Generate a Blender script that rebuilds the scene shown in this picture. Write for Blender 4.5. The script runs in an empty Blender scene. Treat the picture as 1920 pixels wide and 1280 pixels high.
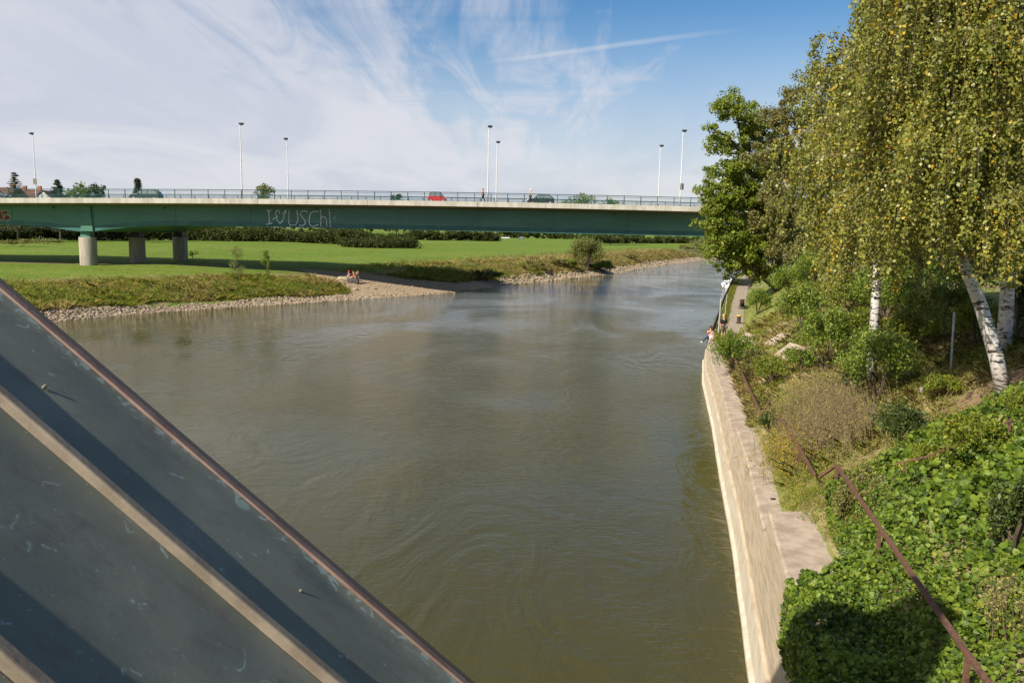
import bpy, bmesh, math, random
import numpy as np
from mathutils import Vector, Matrix

# ------------------------------------------------------------------ camera, sky, sun, exposure
S = bpy.context.scene
COL = S.collection
F, PITCH, ROLL = 1520.0, math.atan(208/1520.0), math.radians(1.0)
cp, sp, cr, sr = math.cos(PITCH), math.sin(PITCH), math.cos(ROLL), math.sin(ROLL)
R0, U0, F0 = Vector((1,0,0)), Vector((0,sp,cp)), Vector((0,cp,-sp))
cam = bpy.data.cameras.new('camera'); camo = bpy.data.objects.new('camera', cam); COL.objects.link(camo)
cam.sensor_width = 36; cam.lens = F/1920*36; cam.clip_start = 0.05; cam.clip_end = 9000
rx = R0*cr+U0*sr; ux = -R0*sr+U0*cr
m = Matrix((rx, ux, -F0)).transposed().to_4x4(); camo.matrix_world = m
S.camera = camo

SUN = Vector((-0.93,-0.9,1.0)).normalized()
sl = bpy.data.lights.new('sun','SUN'); so = bpy.data.objects.new('sun', sl); COL.objects.link(so)
sl.energy = 4.9; sl.angle = math.radians(0.53); sl.color = (1.0,0.93,0.80)
so.rotation_euler = SUN.to_track_quat('Z','Y').to_euler()
S.view_settings.view_transform = 'Standard'; S.view_settings.look = 'None'
S.view_settings.exposure = 0.47; S.view_settings.gamma = 1.0; S.view_settings.use_curve_mapping = False
S.render.film_transparent = False
S.cycles.max_bounces = 6; S.cycles.transparent_max_bounces = 4; S.cycles.diffuse_bounces = 3; S.cycles.glossy_bounces = 3
S.cycles.transmission_bounces = 3; S.cycles.caustics_reflective = False; S.cycles.caustics_refractive = False

class NT:
    def __init__(s, nt): s.nt = nt
    def n(s, typ, **kw):
        nd = s.nt.nodes.new(typ)
        for k, v in kw.items():
            if k.startswith('_'): setattr(nd, k[1:], v)
            else:
                key = int(k[1:]) if k[0]=='i' and k[1:].isdigit() else k.replace('_',' ')
                if hasattr(v,'is_output'): s.nt.links.new(v, nd.inputs[key])
                else: nd.inputs[key].default_value = v
        return nd
    def math(s, op, a, b=0.0, c=None, clamp=False):
        nd = s.nt.nodes.new('ShaderNodeMath'); nd.operation = op; nd.use_clamp = clamp
        for i, v in enumerate([a,b] + ([c] if c is not None else [])):
            if hasattr(v,'is_output'): s.nt.links.new(v, nd.inputs[i])
            else: nd.inputs[i].default_value = v
        return nd.outputs[0]
    def mapr(s, v, a, b, c=0.0, d=1.0, smooth=True):
        nd = s.nt.nodes.new('ShaderNodeMapRange'); nd.interpolation_type = 'SMOOTHSTEP' if smooth else 'LINEAR'
        s.nt.links.new(v, nd.inputs[0])
        for i, x in enumerate((a,b,c,d)): nd.inputs[i+1].default_value = x
        return nd.outputs[0]
    def mix(s, f, a, b):
        nd = s.nt.nodes.new('ShaderNodeMix'); nd.data_type = 'RGBA'
        for idx, v in ((0,f),(6,a),(7,b)):
            if hasattr(v,'is_output'): s.nt.links.new(v, nd.inputs[idx])
            else:
                nd.inputs[idx].default_value = v if idx==0 else (tuple(v)+(1,) if len(v)==3 else v)
        return nd.outputs[2]
    def noise(s, vec, scale, detail=4, rough=0.55, dist=0.0):
        nd = s.nt.nodes.new('ShaderNodeTexNoise'); nd.inputs['Scale'].default_value = scale
        nd.inputs['Detail'].default_value = detail; nd.inputs['Roughness'].default_value = rough; nd.inputs['Distortion'].default_value = dist
        if vec is not None: s.nt.links.new(vec, nd.inputs['Vector'])
        return nd.outputs['Fac']
    def mapping(s, vec, scale=(1,1,1), rot=(0,0,0), loc=(0,0,0)):
        nd = s.nt.nodes.new('ShaderNodeMapping'); s.nt.links.new(vec, nd.inputs[0])
        nd.inputs[1].default_value = loc; nd.inputs[2].default_value = rot; nd.inputs[3].default_value = scale
        return nd.outputs[0]
    def link(s, a, b): s.nt.links.new(a, b)

W = bpy.data.worlds.new('World'); S.world = W; W.use_nodes = True
w = NT(W.node_tree); W.node_tree.nodes.clear()
sky = w.n('ShaderNodeTexSky', _sky_type='NISHITA', _sun_disc=False, _sun_elevation=math.asin(SUN.z), _sun_rotation=math.atan2(SUN.x, SUN.y),
          _air_density=1.0, _dust_density=0.6, _ozone_density=2.2, _altitude=50.0)
tc = w.n('ShaderNodeTexCoord')
sep = w.n('ShaderNodeSeparateXYZ', Vector=tc.outputs['Generated'])
X, Y, Z = sep.outputs
zc = w.math('ADD', w.math('MAXIMUM', Z, 0.0), 0.10)
comb = w.n('ShaderNodeCombineXYZ', X=w.math('DIVIDE', X, zc), Y=w.math('DIVIDE', Y, zc))
cv = comb.outputs[0]
veil = w.noise(w.mapping(cv, (0.55,0.30,1), (0,0,0.5), (3.1,1.7,0)), 1.0, 5, 0.5, 0.3)
wisp = w.noise(w.mapping(cv, (2.2,0.42,1), (0,0,-0.55), (0.7,2.2,0)), 1.5, 7, 0.62, 1.1)
wis2 = w.noise(w.mapping(cv, (0.9,3.4,1), (0,0,0.7), (5,1,0)), 0.8, 6, 0.6, 0.8)
# thick veil to the left and low down, thinning towards the upper right
bias = w.math('ADD', w.math('MULTIPLY', w.math('ADD', X, 0.15), -1.5), w.math('MULTIPLY', w.math('SUBTRACT', w.math('MINIMUM', w.math('MAXIMUM', Z, 0.0), 0.275), 0.205), -3.8))
cover = w.math('ADD', w.math('ADD', w.math('MULTIPLY', veil, 1.0), w.math('MULTIPLY', wisp, 1.3)), w.math('MULTIPLY', wis2, 0.35))
cover = w.math('ADD', cover, w.math('MULTIPLY', bias, 0.85))
cov = w.mapr(cover, 0.84, 1.60)
cov = w.math('MULTIPLY', cov, 0.93)
# pale haze band at the horizon
hz = w.mapr(Z, 0.01, 0.27, 0.93, 0.0)
cov = w.math('MAXIMUM', cov, hz)
# condensation trail: thin band about a great circle
def cdir(px, py):
    x, y = px-960, 640-py; xr = x*cr-y*sr; yr = x*sr+y*cr
    return (R0*xr+U0*yr+F0*F).normalized()
ca, cb = cdir(870,124), cdir(1420,50); cn = ca.cross(cb).normalized()
dn = w.n('ShaderNodeVectorMath', _operation='DOT_PRODUCT'); w.link(tc.outputs['Generated'], dn.inputs[0]); dn.inputs[1].default_value = cn
wob = w.math('MULTIPLY', w.math('SUBTRACT', w.noise(tc.outputs['Generated'], 14, 4), 0.5), 0.004)
dd = w.math('ABSOLUTE', w.math('ADD', dn.outputs['Value'], wob))
ctm = (cb-ca).normalized(); dt = w.n('ShaderNodeVectorMath', _operation='DOT_PRODUCT'); w.link(tc.outputs['Generated'], dt.inputs[0]); dt.inputs[1].default_value = ctm
t0, t1 = ca.dot(ctm), cb.dot(ctm)
trail = w.math('MULTIPLY', w.mapr(dd, 0.0004, 0.0048, 1, 0), w.math('MULTIPLY', w.mapr(dt.outputs['Value'], t0-0.02, t0+0.10), w.mapr(dt.outputs['Value'], t1-0.16, t1+0.02, 1, 0)))
trail = w.math('MULTIPLY', trail, 0.34)
cov = w.math('MAXIMUM', cov, w.math('ADD', w.math('MULTIPLY', cov, 0.75), trail))
hsv = w.n('ShaderNodeHueSaturation', Saturation=1.32, Value=0.92, Color=sky.outputs[0])
ton2 = w.noise(w.mapping(cv, (0.8,0.35,1), (0,0,-0.75), (7,4,0)), 1.0, 6, 0.58, 1.4)
tone = w.mapr(w.math('ADD', w.math('MULTIPLY', wisp, 0.22), w.math('MULTIPLY', ton2, 0.78)), 0.34, 0.64)
cloudc = w.mix(tone, (5.0,5.25,6.05), (6.1,6.15,6.6))
skc = w.mix(cov, hsv.outputs[0], cloudc)
bg = w.n('ShaderNodeBackground', Strength=0.088, Color=skc)
wo = w.n('ShaderNodeOutputWorld', Surface=bg.outputs[0])

# ------------------------------------------------------------------ helpers
rng = np.random.default_rng(7); random.seed(7)
def ray(px, py):
    x, y = px-960, 640-py; xr = x*cr-y*sr; yr = x*sr+y*cr
    return R0*xr+U0*yr+F0*F
def at(px, py, D): r = ray(px, py); return r*(D/r.y)          # point of the place seen at a pixel, D metres ahead
GR = 1.004**np.arange(1300)
def on_ground(px, py, h, d0=5.0, d1=900.0):                   # where the line of sight meets the ground h(x, y)
    r = ray(px, py); hf = hbank if h is hb1 else hland; k = r/r.y; lo = d0
    for step in range(2):
        D = d0*GR[:int(math.log(d1/d0)/math.log(1.004))][::8] if step == 0 else np.linspace(lo, hi, 24)
        z = hf(k.x*D, D); hit = np.nonzero(k.z*D <= z)[0]
        if len(hit) == 0: return k*float(D[-1])
        i = int(hit[0]); lo, hi = float(D[max(i-1,0)]), float(D[i])
    return Vector((k.x*hi, hi, float(z[i])))

def mat(name, col, rough=0.8, var=0.0, vscale=3.0, bump=0.0, bscale=20.0, spec=0.3, metal=0.0, col2=None, vlo=0.35, vhi=0.65, stretch=(1,1,1)):
    M = bpy.data.materials.new(name); M.use_nodes = True; t = NT(M.node_tree); b = M.node_tree.nodes['Principled BSDF']
    b.inputs['Roughness'].default_value = rough; b.inputs['Metallic'].default_value = metal; b.inputs['Specular IOR Level'].default_value = spec
    tcn = t.n('ShaderNodeTexCoord'); vec = t.mapping(tcn.outputs['Object'], stretch)
    if col2 is None: col2 = tuple(min(1, c*(1+var)) for c in col); 
    col1 = tuple(c*(1-var) for c in col)
    if var > 0 or col2 != col1:
        f = t.mapr(t.noise(vec, vscale, 6, 0.6), vlo, vhi); t.link(t.mix(f, col1, col2), b.inputs['Base Color'])
    else: b.inputs['Base Color'].default_value = tuple(col)+(1,)
    if bump:
        bn = t.n('ShaderNodeBump', Strength=1.0, Distance=bump, Height=t.noise(vec, bscale, 5, 0.6)); t.link(bn.outputs[0], b.inputs['Normal'])
    return M

def leafmat(name, cols, trans=0.35, rough=0.5, spec=0.35):
    """cols: list of (position, colour) over a per-leaf random number"""
    M = bpy.data.materials.new(name); M.use_nodes = True; t = NT(M.node_tree); nt = M.node_tree; b = nt.nodes['Principled BSDF']
    g = t.n('ShaderNodeNewGeometry'); tcn = t.n('ShaderNodeTexCoord')
    big = t.noise(tcn.outputs['Object'], 0.9, 3)
    v = t.math('ADD', t.math('MULTIPLY', g.outputs['Random Per Island'], 0.8), t.math('MULTIPLY', t.math('SUBTRACT', big, 0.4), 0.9), clamp=True)
    r = nt.nodes.new('ShaderNodeValToRGB'); e = r.color_ramp.elements
    for i, (p, c) in enumerate(cols):
        el = e[i] if i < 2 else e.new(p)
        el.position = p; el.color = tuple(c)+(1,)
    t.link(v, r.inputs[0]); t.link(r.outputs[0], b.inputs['Base Color'])
    b.inputs['Roughness'].default_value = rough; b.inputs['Specular IOR Level'].default_value = spec
    tr = t.n('ShaderNodeBsdfTranslucent'); mx = t.mix(0.35, r.outputs[0], (0.24,0.27,0.04)); t.link(mx, tr.inputs[0])
    ms = t.n('ShaderNodeMixShader', Fac=trans); t.link(b.outputs[0], ms.inputs[1]); t.link(tr.outputs[0], ms.inputs[2])
    t.link(ms.outputs[0], nt.nodes['Material Output'].inputs['Surface'])
    return M

def link(o, parent=None):
    COL.objects.link(o)
    if parent is not None: o.parent = parent
    return o
def tag(o, label=None, cat=None, group=None, kind=None):
    if label: o['label'] = label
    if cat: o['category'] = cat
    if group: o['group'] = group
    if kind: o['kind'] = kind
    return o
def empty(name, loc, label=None, cat=None, group=None, rz=0.0, kind=None):
    o = bpy.data.objects.new(name, None); o.location = loc; o.rotation_euler = (0,0,rz); o.empty_display_size = 0.3
    COL.objects.link(o); return tag(o, label, cat, group, kind)
def mesh(name, v, f, mt, parent=None, smooth=False):
    me = bpy.data.meshes.new(name); me.from_pydata([tuple(p) for p in v], [], [tuple(q) for q in f])
    for mm in (mt if isinstance(mt, (list,tuple)) else [mt]): me.materials.append(mm)
    if smooth: me.polygons.foreach_set('use_smooth', [True]*len(me.polygons))
    me.update(); return link(bpy.data.objects.new(name, me), parent)
def npmesh(name, V, Q, mt, parent=None, smooth=False, midx=None):
    """V (n,3), Q (m,k) all faces with the same number k of corners"""
    me = bpy.data.meshes.new(name); V = np.asarray(V, np.float32); Q = np.asarray(Q, np.int32); mq, k = Q.shape
    me.vertices.add(len(V)); me.vertices.foreach_set('co', V.ravel())
    me.loops.add(mq*k); me.loops.foreach_set('vertex_index', Q.ravel())
    me.polygons.add(mq); me.polygons.foreach_set('loop_start', np.arange(0, mq*k, k, dtype=np.int32))
    try: me.polygons.foreach_set('loop_total', np.full(mq, k, np.int32))
    except Exception: pass
    for mm in (mt if isinstance(mt, (list,tuple)) else [mt]): me.materials.append(mm)
    if midx is not None: me.polygons.foreach_set('material_index', np.asarray(midx, np.int32))
    if smooth: me.polygons.foreach_set('use_smooth', np.ones(mq, bool))
    me.update(calc_edges=True); me.validate(); return link(bpy.data.objects.new(name, me), parent)

class MB:
    """collects primitives into one mesh"""
    def __init__(s): s.v = []; s.f = []
    def add(s, v, f): o = len(s.v); s.v += [Vector(p) for p in v]; s.f += [tuple(i+o for i in q) for q in f]; return s
    def box(s, c, d, rz=0.0, M=None):
        hx, hy, hz = d[0]/2, d[1]/2, d[2]/2
        P = [Vector((x,y,z)) for x in (-hx,hx) for y in (-hy,hy) for z in (-hz,hz)]
        if rz: P = [Matrix.Rotation(rz,3,'Z') @ p for p in P]
        if M is not None: P = [M @ p for p in P]
        return s.add([p+Vector(c) for p in P], [(0,1,3,2),(4,6,7,5),(0,4,5,1),(2,3,7,6),(0,2,6,4),(1,5,7,3)])
    def tube(s, pts, rad, n=6, cap=True):
        pts = [Vector(p) for p in pts]; k = len(pts)
        if not isinstance(rad, (list,tuple)): rad = [rad]*k
        v = []; f = []; prev = None
        for i, p in enumerate(pts):
            d = (pts[min(i+1,k-1)]-pts[max(i-1,0)]).normalized()
            a = prev if prev is not None else (Vector((0,0,1)) if abs(d.z) < .9 else Vector((1,0,0)))
            u = (a-d*a.dot(d)).normalized(); ww = d.cross(u); prev = u
            for j in range(n):
                t = 2*math.pi*j/n; v.append(p+(u*math.cos(t)+ww*math.sin(t))*rad[i])
        for i in range(k-1):
            for j in range(n): f.append((i*n+j, i*n+(j+1)%n, (i+1)*n+(j+1)%n, (i+1)*n+j))
        if cap: f.append(tuple(range(n))[::-1]); f.append(tuple(range((k-1)*n, k*n)))
        return s.add(v, f)
    def ell(s, c, r, nu=8, nv=6, M=None):
        v = [Vector((0,0,1))]; f = []
        for i in range(1, nv):
            ph = math.pi*i/nv
            for j in range(nu):
                t = 2*math.pi*j/nu; v.append(Vector((math.sin(ph)*math.cos(t), math.sin(ph)*math.sin(t), math.cos(ph))))
        v.append(Vector((0,0,-1))); L = len(v)-1
        for j in range(nu): f.append((0, 1+j, 1+(j+1)%nu)); f.append((L, L-nu+(j+1)%nu, L-nu+j))
        for i in range(nv-2):
            for j in range(nu): a = 1+i*nu; f.append((a+j, a+nu+j, a+nu+(j+1)%nu, a+(j+1)%nu))
        v = [Vector((p.x*r[0], p.y*r[1], p.z*r[2])) for p in v]
        if M is not None: v = [M @ p for p in v]
        return s.add([p+Vector(c) for p in v], f)
    def build(s, name, mt, parent=None, smooth=False, off=None):
        v = s.v if off is None else [p-Vector(off) for p in s.v]
        return mesh(name, v, s.f, mt, parent, smooth)

def unit(a): return a/np.maximum(np.linalg.norm(a, axis=-1, keepdims=True), 1e-9)
def leaves(name, C, size, mt, parent=None, aspect=0.6, droop=0.0, up=0.3, midx=None, jit=0.35, fold=0.12):
    """one small folded leaf per centre; droop pulls the leaf axis down, up biases the normal upward"""
    C = np.asarray(C, float); n = len(C)
    a = rng.normal(size=(n,3)); a[:,2] -= droop*2.0; a = unit(a)
    nn = rng.normal(size=(n,3)); nn[:,2] += up*3; nn = nn - (nn*a).sum(1,keepdims=True)*a; nn = unit(nn); b = np.cross(a, nn)
    sz = (np.asarray(size)*(1+jit*rng.uniform(-1,1,n)))[:,None]
    w_ = sz*aspect*0.5; st = C-a*sz*0.5; mid = C-a*sz*0.05
    V = np.stack([st, mid+b*w_+nn*w_*fold*2, C+a*sz*0.5, mid-b*w_+nn*w_*fold*2], 1).reshape(-1,3)
    Q = np.arange(4*n).reshape(n,4)
    return npmesh(name, V, Q, mt, parent, midx=midx)

def blob_points(n, c, r, shell=0.5):
    d = unit(rng.normal(size=(n,3))); rr = rng.uniform(0,1,n)**(1/3*shell+0.12)
    return np.asarray(c)+d*rr[:,None]*np.asarray(r)

# ------------------------------------------------------------------ materials
M_water = bpy.data.materials.new('river_water'); M_water.use_nodes = True
t = NT(M_water.node_tree); b = M_water.node_tree.nodes['Principled BSDF']; tcn = t.n('ShaderNodeTexCoord'); ob = tcn.outputs['Object']
b.inputs['IOR'].default_value = 1.33; b.inputs['Roughness'].default_value = 0.035; b.inputs['Specular IOR Level'].default_value = 0.5
f_ = t.mapr(t.noise(t.mapping(ob,(0.05,0.022,1),(0,0,-0.25)), 1.0, 4, 0.55, 0.6), 0.35, 0.65)
t.link(t.mix(f_, (0.062,0.055,0.014), (0.084,0.071,0.019)), b.inputs['Base Color'])
swirl = t.noise(t.mapping(ob,(0.34,0.20,1),(0,0,-0.4)), 1.0, 3, 0.5, 2.5)
rip = t.noise(t.mapping(ob,(1.0,1.9,1),(0,0,0.2)), 0.9, 5, 0.62, 0.9)
fine = t.noise(t.mapping(ob,(2.2,4.6,1),(0,0,-0.15)), 1.3, 3, 0.55, 0.5)
calm = t.mapr(t.noise(t.mapping(ob,(0.07,0.045,1),(0,0,-0.3),(2,5,0)), 1.0, 3, 0.5, 1.2), 0.38, 0.64, 0.3, 1.1)
hh = t.math('ADD', t.math('MULTIPLY', swirl, 0.27), t.math('MULTIPLY', calm, t.math('ADD', t.math('MULTIPLY', rip, 0.22), t.math('MULTIPLY', fine, 0.17))))
bn = t.n('ShaderNodeBump', Strength=1.0, Distance=0.25, Height=hh); t.link(bn.outputs[0], b.inputs['Normal'])

def zone_mat(name, grass, rough1, rough2, sand, dirt, gs=0.35, bumpd=0.05):
    M = bpy.data.materials.new(name); M.use_nodes = True; t = NT(M.node_tree); b = M.node_tree.nodes['Principled BSDF']
    tcn = t.n('ShaderNodeTexCoord'); ob = tcn.outputs['Object']
    at_ = t.n('ShaderNodeAttribute', _attribute_name='zone'); se = t.n('ShaderNodeSeparateColor', Color=at_.outputs['Color'])
    nz = t.noise(ob, gs, 7, 0.68); n2 = t.noise(ob, 2.6, 6, 0.7); n3 = t.noise(ob, 0.035, 3)
    g = t.mix(t.mapr(nz, 0.36, 0.66), grass[0], grass[1]); g = t.mix(t.mapr(n3, 0.4, 0.62, 0, 0.5), g, grass[2])
    g = t.mix(t.mapr(n2, 0.47, 0.66, 0, 0.75), g, tuple(c*0.55 for c in grass[0])); n4 = t.noise(t.mapping(ob,(1,1.6,1)), 0.9, 6, 0.75); g = t.mix(t.mapr(n4, 0.46, 0.60, 0, 0.6), g, (0.23,0.235,0.075)); n5 = t.noise(t.mapping(ob,(0.05,0.35,1),(0,0,0.1)), 1.0, 4, 0.6); g = t.mix(t.mapr(n5, 0.48, 0.62, 0, 0.35), g, tuple(c*0.7 for c in grass[0]))
    rr = t.mix(t.mapr(nz, 0.40, 0.60), rough1, rough2); rr = t.mix(t.mapr(n2, 0.5, 0.7, 0, 0.6), rr, tuple(c*0.45 for c in rough1))
    sd = t.mix(t.mapr(n2, 0.35, 0.7), sand, tuple(c*0.62 for c in sand)); sd = t.mix(t.mapr(nz,0.5,0.62,0,0.35), sd, tuple(c*0.7 for c in sand))
    dr = t.mix(t.mapr(n2, 0.3, 0.7), dirt, tuple(c*0.6 for c in dirt))
    pert = t.math('MULTIPLY', t.math('SUBTRACT', t.noise(ob, 0.7, 6, 0.7), 0.5), 1.1)
    def edge(ch): return t.mapr(t.math('ADD', ch, pert), 0.38, 0.62)
    c = t.mix(edge(se.outputs[1]), g, rr); c = t.mix(edge(se.outputs[2]), c, dr); c = t.mix(t.mapr(t.math('ADD', se.outputs[0], t.math('MULTIPLY', pert, 0.5)), 0.4, 0.6), c, sd)
    t.link(c, b.inputs['Base Color']); b.inputs['Roughness'].default_value = 0.95; b.inputs['Specular IOR Level'].default_value = 0.1
    bb = t.n('ShaderNodeBump', Strength=1.0, Distance=bumpd, Height=t.noise(ob, 5.0, 6, 0.75)); t.link(bb.outputs[0], b.inputs['Normal'])
    return M
M_land = zone_mat('meadow_ground', ((0.10,0.18,0.012),(0.135,0.22,0.018),(0.19,0.235,0.035)), (0.12,0.14,0.035), (0.25,0.21,0.09), (0.44,0.33,0.22), (0.25,0.20,0.10))
M_bank = zone_mat('embankment_ground', ((0.19,0.22,0.05),(0.27,0.27,0.09),(0.40,0.32,0.16)), (0.24,0.21,0.09), (0.42,0.32,0.17), (0.42,0.35,0.26), (0.30,0.20,0.12), gs=1.3)

M_conc = mat('wall_concrete', (0.54,0.44,0.315), 0.9, 0.0, col2=(0.40,0.315,0.21), vscale=2.4, bump=0.02, bscale=14, stretch=(1,0.35,3.2))
M_conc2 = mat('toe_concrete', (0.60,0.53,0.42), 0.9, 0.0, col2=(0.50,0.42,0.30), vscale=2.5, bump=0.01, bscale=20)
M_cap = mat('cap_concrete', (0.48,0.39,0.30), 0.9, 0.0, col2=(0.34,0.26,0.19), vscale=2.2, bump=0.015, bscale=25)
M_fascia = mat('fascia_concrete', (0.56,0.52,0.44), 0.85, 0.0, col2=(0.42,0.39,0.32), vscale=0.9, bump=0.0, stretch=(1.5,1,0.4))
M_pier = mat('pier_concrete', (0.40,0.36,0.28), 0.9, 0.0, col2=(0.28,0.25,0.20), vscale=1.2, stretch=(2,2,0.3), bump=0.01)
M_soffit = mat('soffit_concrete', (0.26,0.22,0.15), 0.9, 0.12, 1.0)
M_green = mat('green_girder_paint', (0.078,0.190,0.135), 0.45, 0.0, col2=(0.100,0.235,0.170), vscale=0.35, spec=0.4, stretch=(0.4,1,1.6), bump=0.004, bscale=1.2)
M_flange = mat('flange_paint', (0.055,0.155,0.135), 0.45, 0.15, 0.6)
M_rail = mat('railing_paint', (0.020,0.075,0.068), 0.5, 0.1, 5)
M_asph = mat('asphalt', (0.055,0.055,0.058), 0.9, 0.15, 6)
M_steel = mat('lamp_post_steel', (0.50,0.50,0.50), 0.45, 0.12, 4, metal=0.0)
M_dark = mat('dark_housing', (0.035,0.035,0.04), 0.5)
M_rust = mat('rusty_steel', (0.10,0.055,0.04), 0.85, 0.0, col2=(0.19,0.09,0.055), vscale=14, bump=0.004, bscale=60)
M_sheet = mat('sheet_pile_steel', (0.075,0.045,0.04), 0.8, 0.25, 3)
M_galv = mat('galvanised_steel', (0.45,0.46,0.46), 0.4, 0.15, 6, metal=0.3)
M_stone = mat('river_stone', (0.43,0.335,0.235), 0.9, 0.0, col2=(0.25,0.19,0.13), vscale=2.2)
M_rock = mat('rock', (0.46,0.38,0.27), 0.9, 0.0, col2=(0.26,0.20,0.14), vscale=4, bump=0.03, bscale=8)
M_bark = mat('brown_bark', (0.10,0.075,0.05), 0.95, 0.35, 6, bump=0.03, bscale=12, stretch=(1,1,0.3))
M_limb = mat('birch_limb', (0.30,0.25,0.20), 0.9, 0.0, col2=(0.12,0.09,0.07), vscale=9)
M_twig = mat('thin_twig', (0.27,0.20,0.13), 0.9, 0.2, 6)

M_birch = bpy.data.materials.new('birch_bark'); M_birch.use_nodes = True
t = NT(M_birch.node_tree); b = M_birch.node_tree.nodes['Principled BSDF']; ob = t.n('ShaderNodeTexCoord').outputs['Object']
k1 = t.mapr(t.noise(t.mapping(ob,(2.6,2.6,9)), 1.4, 6, 0.62, 0.6), 0.53, 0.60); k2 = t.mapr(t.noise(t.mapping(ob,(5,5,34)), 1.3, 4, 0.6), 0.60, 0.68)
kk = t.math('MAXIMUM', k1, t.math('MULTIPLY', k2, 0.8))
base = t.mix(t.mapr(t.noise(ob, 5, 5), 0.4, 0.7), (0.78,0.73,0.68), (0.60,0.54,0.48))
t.link(t.mix(kk, base, (0.07,0.055,0.045)), b.inputs['Base Color']); b.inputs['Roughness'].default_value = 0.75
bb = t.n('ShaderNodeBump', Strength=1.0, Distance=0.012, Height=kk); bb.invert = True; t.link(bb.outputs[0], b.inputs['Normal'])

# copper roof sheets: dull dark brown-grey with pale green lichen flecks, scratches and streaks
def roof_mat():
    M = bpy.data.materials.new('weathered_copper_sheet'); M.use_nodes = True; t = NT(M.node_tree); b = M.node_tree.nodes['Principled BSDF']
    ob = t.n('ShaderNodeTexCoord').outputs['Object']
    st = t.noise(t.mapping(ob,(0.8,9,9)), 2.0, 5, 0.6, 0.2); cl = t.noise(ob, 3.0, 6, 0.6)
    c = t.mix(t.mapr(cl,0.35,0.68), (0.13,0.14,0.105), (0.18,0.185,0.14)); c = t.mix(t.mapr(st,0.5,0.72,0,0.5), c, (0.115,0.085,0.075))
    fl = t.noise(ob, 15, 6, 0.68, 1.2); c = t.mix(t.mapr(fl,0.63,0.68,0,0.7), c, (0.30,0.36,0.32))
    sp_ = t.noise(ob, 120, 2, 0.5); c = t.mix(t.mapr(sp_,0.70,0.76,0,0.6), c, (0.40,0.38,0.33))
    vo = t.n('ShaderNodeTexVoronoi', Scale=6.5, Vector=ob, Randomness=1.0); rad = t.math('ADD', vo.outputs['Distance'], t.math('MULTIPLY', t.math('SUBTRACT', t.noise(ob,30,4),0.5), 0.25))
    pick = t.n('ShaderNodeSeparateColor', Color=vo.outputs['Color']); sel = t.mapr(pick.outputs[0], 0.72, 0.73); ring = t.math('MULTIPLY', t.mapr(rad, 0.10, 0.16, 1, 0), sel)
    c = t.mix(t.math('MULTIPLY', ring, 0.6), c, (0.26,0.33,0.31))
    vd = t.n('ShaderNodeVectorMath', _operation='DOT_PRODUCT'); t.link(ob, vd.inputs[0]); vd.inputs[1].default_value = (0,0,0); sb2 = t.n('ShaderNodeMath', _operation='SUBTRACT'); t.link(vd.outputs['Value'], sb2.inputs[0]); M['edge_node'] = vd.name; M['off_node'] = sb2.name
    lich = t.math('ADD', t.noise(t.mapping(ob,(1,1,1)), 26, 5, 0.65, 0.8), t.mapr(sb2.outputs[0], 0.015, 0.10, 0.10, -0.10))
    c = t.mix(t.mapr(lich, 0.60, 0.66, 0, 0.8), c, (0.27,0.33,0.30))
    scr = t.noise(t.mapping(ob,(1.5,14,14),(0.4,0.9,0.2)), 9, 3, 0.5, 0.6); c = t.mix(t.mapr(scr, 0.72, 0.75, 0, 0.5), c, (0.36,0.34,0.30))
    t.link(c, b.inputs['Base Color']); b.inputs['Roughness'].default_value = 0.55; b.inputs['Specular IOR Level'].default_value = 0.35
    bb = t.n('ShaderNodeBump', Strength=1.0, Distance=0.0016, Height=t.noise(ob, 2.5, 4, 0.5)); b2 = t.n('ShaderNodeBump', Strength=0.5, Distance=0.0006, Height=t.noise(ob, 90, 3)); t.link(bb.outputs[0], b2.inputs['Normal']); t.link(b2.outputs[0], b.inputs['Normal'])
    return M
M_roof = roof_mat()
M_seam = mat('seam_copper', (0.17,0.135,0.095), 0.6, 0.0, col2=(0.25,0.205,0.15), vscale=9, bump=0.0012, bscale=60, spec=0.4)
M_verge = mat('verge_copper', (0.165,0.10,0.075), 0.6, 0.0, col2=(0.24,0.155,0.118), vscale=7, bump=0.0012, bscale=60, spec=0.4)
M_render = mat('tower_render', (0.45,0.40,0.32), 0.9, 0.15, 1.0)
M_rooftile = mat('red_roof_tile', (0.15,0.07,0.05), 0.9, 0.25, 1.5)
M_brick = mat('house_brick', (0.36,0.16,0.09), 0.9, 0.2, 2.0)
M_white = mat('white_paint', (0.75,0.75,0.73), 0.5, 0.05, 2)
M_glass = mat('car_glass', (0.17,0.20,0.20), 0.08, spec=0.8)
M_screw = mat('dull_screw', (0.20,0.18,0.14), 0.5, 0.2, 300)
M_tyre = mat('tyre_rubber', (0.02,0.02,0.02), 0.9)

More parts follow.
